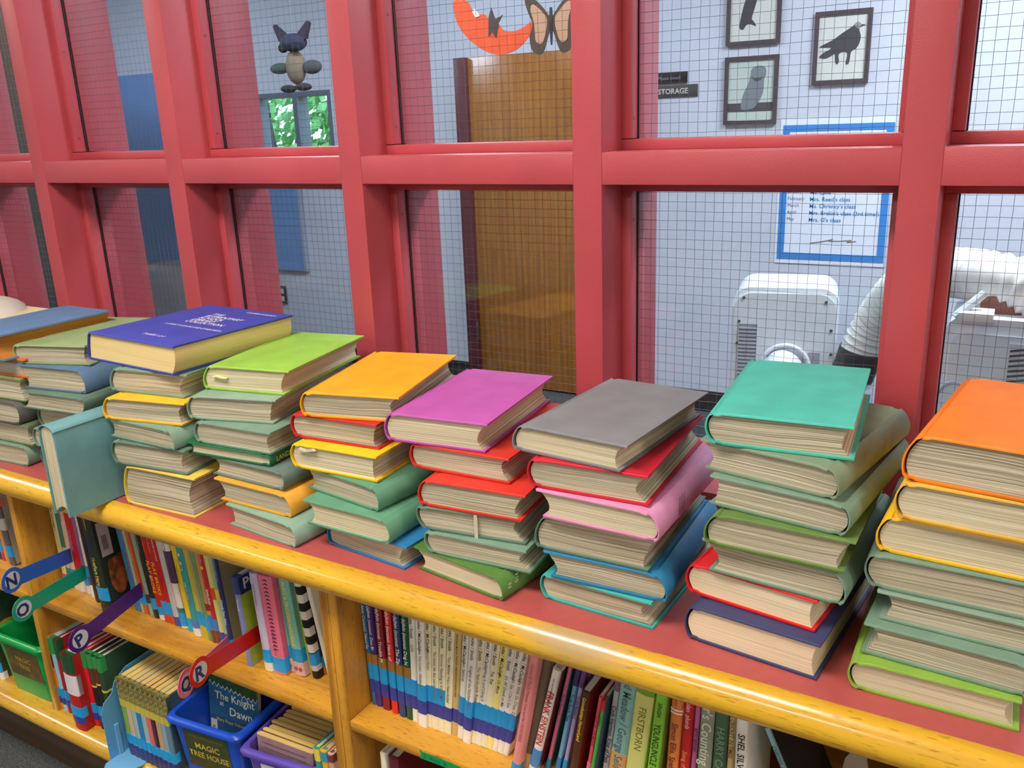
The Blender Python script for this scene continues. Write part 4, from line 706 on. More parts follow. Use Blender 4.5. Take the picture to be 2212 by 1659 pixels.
o, t = ub('red spine with yellow')
bm = bmesh.new(); cyl(bm, (t*.5,-.0032,.165), .004, .0008, 12, 'y'); mesh_obj('spine_spot', bm, plain((225,190,50), .5), o)

# ------------------------------------------------------------------ letter markers
def marker(letter, col, y0, y1, z, x0, x1, label, name='letter_marker', dz=0):
    """flat plastic divider: a strip from among the books and a round head with a letter"""
    L = y1-y0; ang = math.atan2(x1-x0, L); tl = math.atan2(dz, L)
    o = thing(name, label, 'shelf marker', (x0, y0, z), (tl, 0, -ang), 'letter markers')
    bm = bmesh.new(); th = .0012; hw = .0165; r = .0262; n = 30
    pts = []
    a0 = math.asin(hw/r)
    for i in range(n+1):
        a = a0+(2*pi-2*a0)*i/n; pts.append((r*cos(a), r*sin(a)))
    pts += [(L*.96,-hw), (L,-hw*.8), (L,hw*.8), (L*.96,hw)]
    prism(bm, pts, 0, th, 'x'); mesh_obj('strip', bm, mottled(col, .04, 30, .35, .1, 300, 'plastic'), o)
    bm = bmesh.new(); disc(bm, 0, 0, .0178, th+.0001, th+.0005); c = mesh_obj('letter_disc', bm, plain((206,206,214), .4), o)
    text('letter', letter, .036, (24,50,112), c, (th+.0007, -.0015, -.0128), 'side', 'CENTER', bold=.035, rotate=.12)
    return o
marker('N', (52,104,200), .835, 1.03, -.851, -1.688, -1.735, 'royal blue paddle marker with the letter N on the upper left shelf', dz=-.03)
marker('O', (20,158,124), .83, 1.03, -.906, -1.659, -1.69, 'sea-green paddle marker with the letter O, below the N one')
marker('P', (70,28,120), .83, 1.03, -.923, -1.481, -1.505, 'dark purple paddle marker with the letter P in front of the dog book', dz=.025)
marker('Q', (236,118,158), .832, 1.03, -.925, -1.184, -1.25, 'pink paddle marker with the letter Q, behind the red R one', dz=-.02)
marker('R', (204,22,24), .822, 1.03, -.878, -1.128, -1.168, 'red paddle marker with the letter R in front of the pink Q one', dz=-.035)

# ------------------------------------------------------------------ bookend, bins
be = thing('bookend', 'light blue bent metal bookend on the lower left shelf', 'bookend', (-1.535,.872,BZ))
prof = [(.0,.0),(.0,.118),(.01,.135),(.03,.146),(.04,.168),(.07,.186),(.17,.192),(.175,.0)]
bm = bmesh.new(); prism(bm, prof, 0, .0016, 'x'); mesh_obj('upright_plate', bm, plain((92,152,196), .42), be, smooth=40)
bm = bmesh.new(); pts = [(.0016,.02),(.0016,-.012),(.01,-.022),(.045,-.022),(.06,-.012),(.075,.02),(.075,.12),(.0016,.12)]
prism(bm, pts, .0, .0016, 'z'); mesh_obj('base_plate', bm, plain((104,164,206), .42), be)
bm = bmesh.new(); box(bm, (.0016,.02,.002), (.006,.03,.075), .001); mesh_obj('folded_rib', bm, plain((104,164,206), .42), be)

def bin_(name, label, loc, yaw_, w, d, h, col, group='plastic book bins', cat='bin'):
    o = thing(name, label, cat, loc, (0,0,RAD(yaw_)), group)
    def ring(bm, ins, z, rad=.016, n=5):
        out = []
        for cx, cy, a0 in ((w-ins-rad, d-ins-rad, 0), (ins+rad, d-ins-rad, pi/2), (ins+rad, ins+rad, pi), (w-ins-rad, ins+rad, 3*pi/2)):
            for k in range(n+1):
                a = a0+pi/2*k/n; out.append(bm.verts.new((cx+rad*cos(a), cy+rad*sin(a), z)))
        return out
    bm = bmesh.new(); R_ = [ring(bm, .012, 0), ring(bm, .001, h-.012), ring(bm, .001, h), ring(bm, .004, h), ring(bm, .0155, .003)]
    for a, b in zip(R_, R_[1:]):
        n = len(a)
        for i in range(n): bm.faces.new((a[i], a[(i+1)%n], b[(i+1)%n], b[i]))
    bm.faces.new(R_[0][::-1]); bm.faces.new(R_[-1]); bmesh.ops.recalc_face_normals(bm, faces=bm.faces[:])
    mt = mottled(col, .05, 20, .3, .05, 200, 'bin_plastic')
    mesh_obj('tub', bm, mt, o, smooth=50)
    bm = bmesh.new(); A = ring(bm, -.007, h-.012); B = ring(bm, -.009, h-.004); C = ring(bm, -.004, h+.002); D = ring(bm, .003, h+.001); E_ = ring(bm, .0035, h-.004); F = ring(bm, -.003, h-.006)
    n = len(A)
    for a, b in ((A,B),(B,C),(C,D),(D,E_),(E_,F),(F,A)):
        for i in range(n): bm.faces.new((a[i], a[(i+1)%n], b[(i+1)%n], b[i]))
    bmesh.ops.recalc_face_normals(bm, faces=bm.faces[:]); mesh_obj('rim', bm, mt, o, smooth=60)
    return o
def fy(z, h): return .012-.011*z/(h-.012)
def slant(bm, x0, x1, z0, z1, h): prism(bm, [(fy(z0,h)-.0003,z0),(fy(z1,h)-.0003,z1),(fy(z1,h)-.0011,z1),(fy(z0,h)-.0011,z0)], x0, x1, 'x')
def lab_text(s, size, z, c, lb, x, h, **kw):
    o = text('label_lettering', s, size, c, lb, (x, fy(z,h)-.0015, z), 'front', **kw); o.rotation_euler = (math.atan(.011/(h-.012)),0,0); return o
bb = bin_('book_bin', 'royal blue plastic bin with a green forest label on its front', (-1.356,.903,BZ), 6, .172, .26, .155, (28,78,196))
bm = bmesh.new(); slant(bm, .03, .142, .045, .132, .155); lb = mesh_obj('front_label', bm, mottled((30,62,34), .3, 30, .3, 0, 10, 'forest_print', c2=(84,70,34)), bb)
for s, sz, z, c, b_ in (('MARY POPE OSBORNE',.0085,.118,(120,130,70),.0),('MAGIC',.02,.092,(206,178,70),.01),('TREE HOUSE',.02,.07,(206,178,70),.01)):
    lab_text(s, sz, z, c, lb, .086, .155, align='CENTER', maxlen=.1, bold=b_)
rg = []
bm = bmesh.new(); 
for cz in (.052, .030):
    tube(bm, [(.128+.0115*cos(a*pi/10), -.0035, cz+.0115*sin(a*pi/10)) for a in range(21)], .0022, 6, cap=False)
mesh_obj('ring_tag', bm, plain((222,220,216), .35), bb)
# book standing in the blue bin
kb = thing('paperback_book', 'paperback with a blue knight cover standing in the royal blue bin', 'book', (-1.352,.985,BZ+.022), (RAD(-7),0,RAD(4)))
bm = bmesh.new(); box(bm, (0,0,0), (.132,.009,.194)); mesh_obj('cover', bm, plain((50,96,140), .3), kb)
bm = bmesh.new(); uvl = bm.loops.layers.uv.new('UVMap'); box(bm, (.001,.0007,.0005), (.1324,.0083,.1944)); mesh_obj('page_block', bm, pages('aged'), kb)
jag = [(0,.15)]; rj = random.Random(5)
for i in range(1, 23): jag.append((.132*i/23, .152-.0007*i*(1 if i < 12 else 1.0)+(.006 if i%2 else -.004)*rj.uniform(.5,1)))
jag += [(.132,.146),(.132,.194),(0,.194)]
bm = bmesh.new(); prism(bm, [(a, b-.0025 if 0 < a < .132 and b < .19 else b) for a, b in jag], -.0006, -.0001, 'y'); mesh_obj('white_flames', bm, plain((196,214,220), .35), kb)
bm = bmesh.new(); prism(bm, jag, -.0009, -.0005, 'y'); mesh_obj('title_band', bm, mottled((44,74,34), .3, 50, .35, 0, 10, 'leaf_print'), kb)
text('cover_title', 'MAGIC TREE HOUSE #2', .0115, (214,206,96), kb, (.066,-.0013,.172), 'front', 'CENTER', maxlen=.112, bold=.02)
for s, sz, z, xx in (('The Knight',.0235,.118,.07),('at',.015,.105,.035),('Dawn',.026,.088,.086)): text('cover_title', s, sz, (206,224,206), kb, (xx,-.0008,z), 'front', 'CENTER', bold=.012)
text('cover_title', 'Mary Pope Osborne', .0105, (212,206,130), kb, (.062,-.0008,.068), 'front', 'CENTER', bold=.02)
patch('barcode_label', kb, (.003,-.0008,.03), (.02,-.0002,.068), plain((222,222,220), .4))
for i in range(5): patch('barcode_line', kb, (.007,-.0011,.04+i*.003), (.015,-.0007,.0415+i*.003), plain((50,60,80), .4))
bm = bmesh.new(); prism(bm, [(.03,.0),(.034,.026),(.042,.032),(.05,.027),(.056,.034),(.062,.02),(.075,.036),(.082,.046),(.094,.048),(.1,.036),(.108,.028),(.112,.0)], -.0008, -.0003, 'y'); mesh_obj('rider_silhouette', bm, plain((24,42,62), .4), kb)
for i in range(5):
    dk = (58,34,24) if i%2 else (86,56,30)
    upright_book('dark brown book spine standing behind the knight paperback, %s from the left' % ('first','second','third','fourth','fifth')[i], (-1.215+.0185*i,1.09,BZ), 0, .0165, .20-.003*i, .14, 'pb', dk, [(.10,.104,(150,110,50))], [], 'paperback_book', 'dark spines at the back of the lower left shelf', None, 'aged')
pb = bin_('book_bin', 'violet plastic bin packed with yellowed paperbacks', (-1.158,.910,BZ), 6.5, .168, .26, .148, (92,72,170))
bm = bmesh.new(); slant(bm, .036, .128, .05, .122, .148); lb = mesh_obj('front_label', bm, plain((222,218,224), .5), pb)
rt = random.Random(8)
for i in range(8): lab_text('.  :  \u2022   .   \u2022  :  .', .010, .107-i*.007, (60,60,60), lb, .042+rt.uniform(0,.006), .148)
names = 'front second third fourth fifth sixth seventh eighth ninth tenth eleventh twelfth thirteenth hindmost'.split()
for i in range(14):
    b0 = thing('paperback_book', 'yellowed paperback filed in the violet bin, %s in the row' % names[i], 'book', (-1.148+.003*(i%3)+i*.0006,.930+i*.0122,BZ+.004+.002*(i%2)), (RAD(-3),0,RAD(3)), 'yellowed paperbacks in the violet bin')
    bm = bmesh.new(); box(bm, (0,0,0), (.134,.0006,.158)); box(bm, (0,.0108,0), (.134,.0114,.158)); box(bm, (.133,0,0), (.1345,.0114,.158))
    mesh_obj('cover', bm, mottled((150,120,130) if i == 0 else (120,96,70), .12, 30, .5, 0, 10, 'worn_cover'), b0)
    bm = bmesh.new(); uvl = bm.loops.layers.uv.new('UVMap')
    pts = [(.0,.0007),(.132,.0007),(.132,.0107),(.0,.0107),(-.003,.0075),(-.0035,.0057),(-.003,.003)]
    prism(bm, pts, .002, .1582, 'z')
    for f in bm.faces:
        for lp in f.loops: lp[uvl].uv = (lp.vert.co.x*2+lp.vert.co.z, lp.vert.co.y/.0114*.4)
    mesh_obj('page_block', bm, pages('aged'), b0)
    if i == 0:
        for k in range(9): text('blurb_lettering', 'a story about the house at the end of the lane', .0062, (70,50,70), b0, (.012,-.0006,.144-k*.011), 'front', maxlen=.105)
for x, t, c, bd, lab in ((-.992,.013,(60,150,146),[(.165,.19,(224,200,80))],'teal spined thin book with a yellow head beside the violet bin'),(-.976,.015,(226,172,44),[(.17,.19,(60,150,170))],'ochre yellow spined book, second right of the violet bin'),(-.958,.012,(206,170,150),[(.175,.19,(120,60,60))],'pinkish patterned spine against the double upright')):
    o = upright_book(lab, (x,.935,BZ), 2.5, t, .192, .14, 'hb', c, bd, [('Sam & Pat Gone', .155, .009, (90,70,30))] if 'ochre' in lab else [], 'hardback_book', GR['L'])
gb = bin_('book_bin', 'green plastic bin on the lowest shelf at the left edge', (-1.985,.915,BZ), 2, .172, .26, .155, (20,150,70))
bm = bmesh.new(); slant(bm, .03, .15, .05, .128, .155); lb = mesh_obj('front_label', bm, mottled((96,74,34), .3, 30, .35, 0, 10, 'brown_print', c2=(50,56,26)), gb)
lab_text('MAGIC', .018, .095, (190,160,80), lb, .09, .155, align='CENTER'); lab_text('TREE', .018, .074, (190,160,80), lb, .09, .155, align='CENTER')
# picture books at the far left of the lowest shelf
rr_ = random.Random(2)
for i in range(5):
    o = upright_book('dark picture book on the lowest shelf, %s from the green bin' % ('nearest to the bin','second','third','fourth','fifth')[i] if i else 'large dark green picture book with a jungle cover, left of the green bin', (-2.035-.016*i,.93,BZ), 2, .013, .235, .2, 'hb', ((52,64,44),(176,150,80),(70,90,60),(150,120,70),(90,70,50))[i], [(.02,.045,(28,150,215)),(.0,.02,(226,222,214))], [], 'picture_book', 'picture books at the left edge', (54,62,46) if i == 0 else None)
    if i == 0:
        for (cy, cz, r, c) in ((.04,.12,.028,(150,150,50)),(.07,.05,.04,(110,74,46)),(.1,.15,.03,(60,80,80)),(.04,.19,.02,(40,70,50)),(.13,.09,.03,(40,46,40))):
            bm = bmesh.new(); disc(bm, cy, cz, r, .0136, .0139+.0001*rr_.random(), r*1.2); mesh_obj('cover_picture', bm, mottled(c, .3, 70, .4, 0, 10, 'print'), o)
# books under the right shelf
for (x, t, h, c, lean, lab) in ((-.848,.012,.235,(226,222,200),0,'cream spine beneath the right shelf'),(-.83,.02,.235,(92,34,44),0,'maroon book beneath the right shelf, next to the cream spine'),(-.79,.014,.2,(220,76,30),-32,'orange book slumped beneath the right shelf'),(-.69,.012,.2,(222,222,226),-34,'white book slumped beneath the green tape')):
    upright_book(lab, (x,.94,BZ), lean, t, h, .14, 'hb', c, [], [], 'hardback_book', 'books beneath the right shelf')
# pale loose bag of cards in the gap at the right end of the shelf
bg_ = thing('paper_slip', 'pale crumpled paper standing in the dark gap at the right end of the shelf', 'paper', (-.11,1.02,-.9605))
bm = bmesh.new(); prism(bm, [(-.03,0),(.05,0),(.06,.08),(.02,.13),(.008,.19),(-.012,.15),(-.02,.09)], 0, .0012, 'y'); mesh_obj('sheet', bm, plain((150,138,120), .7), bg_)
pl = thing('paper_scrap', 'tiny blue scrap lying on the upper left shelf near the upright', 'scrap', (-.965,.965,-.9603))
bm = bmesh.new(); prism(bm, [(0,0),(.004,.001),(.006,.004),(.003,.003)], .0, .0012, 'z'); mesh_obj('scrap', bm, plain((40,70,170), .5), pl)
# pale padded thing behind the leftmost stack
pd = thing('cushion', 'pale domed cushion on a cream board behind the leftmost stack', 'cushion', (-2.16,1.13,CT))
bm = bmesh.new(); box(bm, (-.12,-.11,0), (.13,.10,.255), .004); mesh_obj('board', bm, plain((226,212,170), .7), pd)
bm = bmesh.new(); bmesh.ops.create_uvsphere(bm, u_segments=28, v_segments=12, radius=.112)
bmesh.ops.scale(bm, vec=(1,.9,.34), verts=bm.verts[:]); bmesh.ops.delete(bm, geom=[v for v in bm.verts if v.co.z < -.002], context='VERTS'); bmesh.ops.translate(bm, vec=(0,0,.2545), verts=bm.verts[:])
mesh_obj('dome', bm, mottled((216,210,200), .1, 20, .5, .4, 60, 'padded_cloth'), pd, smooth=60)
# ------------------------------------------------------------------ beyond the glass
# door
dr = empty('door_1', (-2.245,FY,-FZ), kind='structure')
def D_(name, a, b, mat, p=dr): return boxo(name, (a[0]+2.245,a[1]-FY,a[2]+FZ), (b[0]+2.245,b[1]-FY,b[2]+FZ), mat, p, .002)
D_('door_leaf', (-2.676,FY-.03,-FZ+.01), (-1.80,FY-.002,.335), wood('Z', (176,112,38), (146,86,28), 'door_veneer', .25))
D_('jamb', (-2.752,FY-.055,-FZ), (-2.676,FY-.002,.335), plain((92,28,44), .4)); D_('jamb', (-1.80,FY-.055,-FZ), (-1.725,FY-.002,.335), plain((92,28,44), .4))
for z in (-1.2,-.35): D_('hinge', (-2.682,FY-.062,z), (-2.67,FY-.05,z+.10), plain((150,150,155), .3, 1))
# signs
def wall_thing(name, label, cat, x, z, group=None, y=FY): return thing(name, label, cat, (x,y-.002,z), (0,0,0), group)
sg = wall_thing('door_sign', 'grey-brown plate reading STORAGE on the far wall', 'sign', -1.64, .083)
boxo('plate', (0,-.006,0), (.232,0,.056), plain((60,60,60), .4), sg, .002); text('sign_lettering', 'STORAGE', .034, (196,190,176), sg, (.036,-.008,.016), 'front', bold=.03)
sg = wall_thing('door_sign', 'small black plate with pale script above the STORAGE plate', 'sign', -1.62, .146)
boxo('plate', (0,-.006,0), (.16,0,.052), plain((24,24,30), .3), sg, .001); text('sign_lettering', 'Please knock', .022, (150,155,165), sg, (.012,-.008,.018), 'front', shear=.3)
# framed bird prints
def print_frame(label, x0, z0, x1, z1, birds, paper=(206,206,196), band=None):
    o = wall_thing('framed_print', label, 'picture', x0, z0, 'framed bird prints'); w_, h_ = x1-x0, z1-z0; fw = .017
    bm = bmesh.new()
    for a, b in (((0,-.018,0),(w_,0,fw)),((0,-.018,h_-fw),(w_,0,h_)),((0,-.018,fw),(fw,0,h_-fw)),((w_-fw,-.018,fw),(w_,0,h_-fw))): box(bm, a, b)
    mesh_obj('frame', bm, plain((66,56,60), .5), o)
    boxo('paper', (fw,-.008,fw), (w_-fw,0,h_-fw), plain(paper, .8), o)
    for i, (pts, c) in enumerate(birds):
        bm = bmesh.new(); prism(bm, rounded([(fw+(w_-2*fw)*a, fw+(h_-2*fw)*b) for a, b in pts], 3), -.0095-.0004*i, -.0078, 'y'); mesh_obj('bird_drawing', bm, plain(c, .8), o)
    if band: boxo('dark_strip', (fw,-.0088,fw+h_*band[0]), (w_-fw,-.0078,fw+h_*band[1]), plain((62,62,66), .7), o)
    return o
EAG = [(.02,.52),(.3,.62),(.5,.72),(.68,.80),(.74,.84),(.80,.86),(.86,.83),(.95,.82),(.88,.79),(.83,.76),(.87,.66),(.86,.56),(.8,.47),(.7,.42),(.68,.3),(.66,.24),(.6,.24),(.62,.4),(.5,.42),(.44,.38),(.46,.28),(.42,.24),(.38,.28),(.36,.4),(.3,.38),(.18,.34),(.04,.36),(.1,.42),(.28,.5)]
print_frame('framed print of a dark standing raptor facing right, rightmost on the far wall', -.885, .106, -.652, .404, [(EAG, (58,58,64)), ([(.74,.84),(.80,.87),(.87,.83),(.84,.77),(.76,.79)], (140,142,140))])
OWL = [(.32,.18),(.3,.3),(.36,.48),(.44,.6),(.48,.72),(.5,.84),(.58,.89),(.7,.9),(.8,.86),(.82,.76),(.78,.66),(.78,.5),(.72,.36),(.6,.22),(.46,.18)]
print_frame('framed print of a grey owl above a dark strip, lower left of the prints', -1.277, -.052, -1.034, .245, [(OWL, (116,124,128)), ([(.5,.74),(.56,.7),(.66,.7),(.76,.72),(.7,.66),(.58,.65)], (70,76,80))], (186,196,186), (.13,.26))
HAWK = [(.2,.22),(.24,.42),(.3,.6),(.4,.8),(.42,.98),(.62,.98),(.62,.8),(.56,.62),(.5,.46),(.46,.34),(.5,.3),(.56,.22),(.42,.26),(.34,.24),(.28,.18)]
print_frame('framed print of a tall dark bird at the top edge of the view', -1.277, .293, -1.034, .60, [(HAWK, (62,60,66))])
# class poster
po = wall_thing('poster', 'white paper poster bordered in blue tape with class names in marker', 'poster', -1.0, -.69)
bm = bmesh.new(); box(bm, (-.012,-.0015,0), (.478,0,.655)); mesh_obj('paper', bm, plain((222,226,236), .8), po)
for a, b in (((0,-.004,.022),(.47,-.0012,.052)),((0,-.004,.60),(.47,-.0012,.628)),((0,-.0045,.022),(.03,-.0012,.62)),((.442,-.0045,.022),(.472,-.0012,.625))): boxo('tape_border', a, b, plain((44,128,200), .5), po)
text('printed_lettering', "YOU'RE A STAR WINNER", .03, (120,110,120), po, (.06,-.003,.568), 'front', maxlen=.34)
for i, (m_, n_) in enumerate((('January','Ms. Lane'),('February',"Mrs. Reed's class"),('March',"Ms. Chrency's class"),('April',"Mrs. Brekin's class (3rd time!)"),('May',"Mrs. G's class"))):
    z = .295-(i-1)*.031
    text('printed_lettering', m_, .021, (110,104,112), po, (.036,-.003,z), 'front'); text('marker_lettering', n_, .026, (40,140,196), po, (.135,-.003,z-.004), 'front', maxlen=.3, bold=.01)
rs = random.Random(4)
bm = bmesh.new(); tube(bm, spline([(.15,-.003,.10),(.2,-.003,.108),(.25,-.003,.12),(.23,-.003,.112),(.28,-.003,.113),(.33,-.003,.118),(.31,-.003,.108),(.35,-.003,.114)], 5), .0016, 5); mesh_obj('signature_scribble', bm, plain((130,120,104), .7), po)
# outlet, blue board
ol = wall_thing('wall_outlet', 'dark framed double wall socket low on the far wall', 'outlet', -4.285, -1.115)
boxo('plate', (0,-.012,0), (.07,0,.118), plain((50,52,58), .5), ol, .002)
for z in (.016,.066): boxo('socket', (.016,-.015,z), (.054,-.011,z+.034), plain((196,200,208), .4), ol, .002)
bo = wall_thing('display_board', 'large dull blue board with pale edge strip on the far wall', 'board', -5.75, -.885)
boxo('panel', (0,-.02,0), (1.735,0,.62), mottled((112,150,200), .05, 4, .6, .1, 200, 'blue_felt'), bo); boxo('edge_strip', (1.735,-.024,0), (1.757,0,.62), plain((176,186,204), .4, .3), bo)
bo2 = wall_thing('display_board', 'tall dull blue panel high on the far wall at the left', 'board', -6.0, -.26)
boxo('panel', (0,-.02,0), (1.05,0,.66), mottled((108,146,198), .05, 4, .6, .1, 200, 'blue_felt'), bo2)
cb = thing('cabinet', 'dark brown wooden cabinet beyond the leftmost pane', 'cabinet', (-5.2,2.9,-FZ))
boxo('carcass', (-.5,0,0), (.55,.4,2.2), wood('Z', (74,52,34), (40,28,20), 'walnut', .4), cb, .004)
for i in range(2): 
    dd = boxo('cabinet_door', (-.49+.52*i,-.02,.05), (.02+.52*i,-.001,2.15), wood('Z', (84,60,36), (46,32,20), 'walnut_door', .4), cb, .004)
    bm = bmesh.new(); cyl(bm, (.0+.05*i*1.0,-.045,1.1), .01, .025, 10, 'y'); mesh_obj('knob', bm, plain((150,150,150), .3, 1), dd)
# added far window, trees and tripod stand in for a reflection in the glass
w2 = empty('reflected_window', (WX0,FY,WZ0), kind='structure')
ww, wh_ = WX1-WX0, WZ1-WZ0
fm = plain((96,104,120), .5)
bm = bmesh.new()
for a, b in (((0,0,0),(.03,.1,wh_)),((ww-.03,0,0),(ww,.1,wh_)),((.03,0,0),(ww-.03,.1,.03)),((.03,0,wh_-.03),(ww-.03,.1,wh_)),((.34,.0,.03),(.375,.1,wh_-.03))): box(bm, a, b)
mesh_obj('window_frame', bm, fm, w2)
boxo('glass_pane', (.03,.05,.03), (.34,.056,wh_-.03), glass_mat(), w2); boxo('glass_pane', (.375,.05,.03), (ww-.03,.056,wh_-.03), glass_mat(), w2)
def bush(name, label, x, y, z, rx, rz, n, col, seed):
    o = thing(name, label, 'tree', (x,y,-FZ), group='reflected trees set behind the far window'); rq = random.Random(seed)
    bm = bmesh.new(); tube(bm, [(0,0,-.3),(.03,.02,.6),(0,0,1.2),(.05,0,FZ+z)], lambda i: .09-.015*i, 10); mesh_obj('trunk', bm, plain((92,76,60), .9), o)
    bm = bmesh.new()
    for _ in range(n):
        a, b = rq.uniform(0,2*pi), rq.uniform(-1,1); r = rq.uniform(.55,1)**.5; c = Vector((rx*r*cos(a)*(1-b*b)**.5, rx*r*sin(a)*(1-b*b)**.5, FZ+z+rz*r*b))
        s = rq.uniform(.05,.10); u = Vector((rq.gauss(0,1),rq.gauss(0,1),rq.gauss(0,1))).normalized(); v = u.orthogonal().normalized(); w3 = u.cross(v)
        bm.faces.new([bm.verts.new(c+v*s), bm.verts.new(c+w3*s*.5), bm.verts.new(c-v*s), bm.verts.new(c-w3*s*.5)])
    mesh_obj('foliage', bm, mottled(col, .35, 5, .6, 0, 10, 'leaves'), o, kind='stuff')
bush('reflected_tree', 'bright green leafy tree standing in for a reflection, behind the far window, left', -7.0, 7.4, .1, 1.3, 1.2, 5200, (130,190,125), 1)  # trees added in place of foliage mirrored in the wired glass
bush('reflected_tree', 'bright green leafy tree standing in for a reflection, behind the far window, right', -3.2, 9.6, .0, 1.3, 1.3, 5200, (165,215,150), 2)
rects('floor_outside', [((-14,FY+.2,-FZ-.5),(4,14,-FZ-.1))], mottled((120,160,90), .2, 8, .9, 0, 10, 'lawn'))
# portable air conditioners
def round_rect(w_, h_, r, n=6, bot=.01):
    out = []
    for cx, cy, a0, rr in ((w_-r, h_-r, 0, r), (r, h_-r, pi/2, r), (bot, bot, pi, bot), (w_-bot, bot, 3*pi/2, bot)):
        for k in range(n+1):
            a = a0+pi/2*k/n; out.append((cx+rr*cos(a), cy+rr*sin(a)))
    return out
def scaled(pts, cx, cz, s): return [(cx+(a-cx)*s, cz+(b-cz)*s) for a, b in pts]
ac = thing('portable_air_conditioner', 'white portable cooling unit seen from behind through the wide pane', 'air conditioner', (-.965,3.36,-FZ), (0,0,RAD(11)))
rr0 = round_rect(.40, .825, .07); AW = plain((226,230,234), .35)
bm = bmesh.new(); prism(bm, rr0, .0, .32, 'y'); mesh_obj('housing', bm, AW, ac, smooth=40)
bm = bmesh.new(); prism(bm, scaled(rr0, .2, .41, .95), -.008, .0, 'y'); bk = mesh_obj('back_panel', bm, plain((206,211,214), .4), ac, smooth=40)
for x, z in ((.045,.785),(.35,.775),(.03,.69),(.375,.665),(.025,.6),(.38,.57),(.03,.42),(.37,.42)):
    bm = bmesh.new(); cyl(bm, (x,-.012,z), .0055, .006, 10, 'y'); mesh_obj('screw', bm, plain((60,66,72), .4), bk)
gr = boxo('intake_grille', (.03,-.012,.30), (.10,-.008,.68), plain((120,124,132), .5), bk)
for i in range(24): boxo('louver', (.03,-.016,.305+i*.0155), (.10,-.012,.312+i*.0155), plain((170,174,182), .4), gr)
bm = bmesh.new(); tube(bm, [(.212+.09*cos(2*pi*k/32),-.02,.512+.09*sin(2*pi*k/32)) for k in range(33)], .009, 8, cap=False); mesh_obj('outlet_collar', bm, plain((206,208,216), .4), bk, smooth=60)
for i, (x, z, w_, h_, c) in enumerate(((.295,.50,.045,.075,(150,152,160)),(.275,.49,.012,.08,(196,196,204)),(.30,.47,.045,.015,(60,64,72)))): boxo('rating_plate', (x,-.0095,z), (x+w_,-.0075,z+h_), plain(c, .5), bk)
def hose(pts, r, parent, name='corrugated_hose', per=.034, c=(226,226,220)):
    pp = spline(pts, 8); out = [pp[0]]; ln = 0
    # resample evenly
    for a, b in zip(pp, pp[1:]):
        n = max(1, round((b-a).length/(per/4)))
        for k in range(1, n+1): out.append(a.lerp(b, k/n))
    bm = bmesh.new(); tube(bm, out, lambda i: r*(1+.07*sin(i*pi/2)), 22)
    return mesh_obj(name, bm, plain(c, .45), parent, smooth=70)
hose([(.212,.01,.512),(.20,-.05,.505),(.165,-.10,.47),(.12,-.14,.40),(.08,-.16,.31)], .072, ac, c=(206,208,214))
hs = thing('exhaust_hose', 'wide white corrugated hose arching behind the second red mullion from the right', 'hose', (-.52,3.45,-FZ))
def H(p): return (p[0]+.52, p[1]-3.45, p[2]+FZ)
hose([H(p) for p in ((-.50,3.45,-.95),(-.475,3.45,-.86),(-.43,3.43,-.75),(-.35,3.32,-.62),(-.24,3.15,-.53),(-.10,2.98,-.50),(.03,2.92,-.52),(.12,2.9,-.60),(.15,2.9,-.74))], .075, hs)
bm = bmesh.new(); tube(bm, [H((-.512,3.45,-.99)), H((-.497,3.45,-.94)), H((-.485,3.45,-.885))], .081, 24); mesh_obj('black_tape_wrap', bm, mottled((46,46,50), .5, 40, .35, 0, 10, 'tape'), hs, smooth=50)
bm = bmesh.new(); tube(bm, [H((-.515,3.45,-1.03)), H((-.512,3.45,-.98))], .077, 24); mesh_obj('hose_end', bm, plain((206,206,206), .4), hs, smooth=50)
bm = bmesh.new(); tube(bm, [H((-.50,3.5,-FZ)), H((-.50,3.48,-1.2)), H((-.515,3.46,-1.03))], .03, 10); mesh_obj('support_pole', bm, plain((70,74,80), .5), hs, smooth=50)
a2 = thing('portable_air_conditioner', 'white portable cooling unit with dark side louvers at the right edge of the view', 'air conditioner', (-.165,2.8,-FZ))
rr1 = round_rect(.34, .885, .045)
bm = bmesh.new(); prism(bm, rr1, 0, .34, 'y'); hb_ = mesh_obj('housing', bm, plain((222,228,240), .35), a2, smooth=40)
bm = bmesh.new(); prism(bm, scaled(rr1, .17, .44, .9), -.006, 0, 'y'); mesh_obj('front_panel', bm, plain((206,214,228), .35), a2, smooth=40)
for k in range(2):
    vg = boxo('louver_panel', (.17+.065*k,-.009,.38), (.225+.065*k,-.0055,.82), plain((190,198,212), .4), a2)
    for i in range(28): 
        bm = bmesh.new(); prism(bm, [(.172+.065*k,.385+i*.0152),(.222+.065*k,.395+i*.0152),(.222+.065*k,.401+i*.0152),(.172+.065*k,.391+i*.0152)], -.0115, -.0085, 'y'); mesh_obj('louver', bm, plain((44,54,66), .5), vg)
bm = bmesh.new(); tube(bm, [(.04+.05*cos(2*pi*k/24),-.01,.62+.07*sin(2*pi*k/24)) for k in range(25)], .006, 6, cap=False); mesh_obj('moulded_ring', bm, plain((180,188,202), .4), a2)
boxo('window_bracket', (.03,-.03,.88), (.12,.06,.905), plain((214,220,220), .4), a2, .002); 
bm = bmesh.new(); tube(bm, [(.02,.0,.885),(.09,.03,.955)], .012, 8); mesh_obj('bracket_arm', bm, plain((196,204,206), .4), a2)
boxo('rust_brown_flap', (.08,.08,.885), (.2,.2,.935), plain((120,84,74), .7), a2, .002)
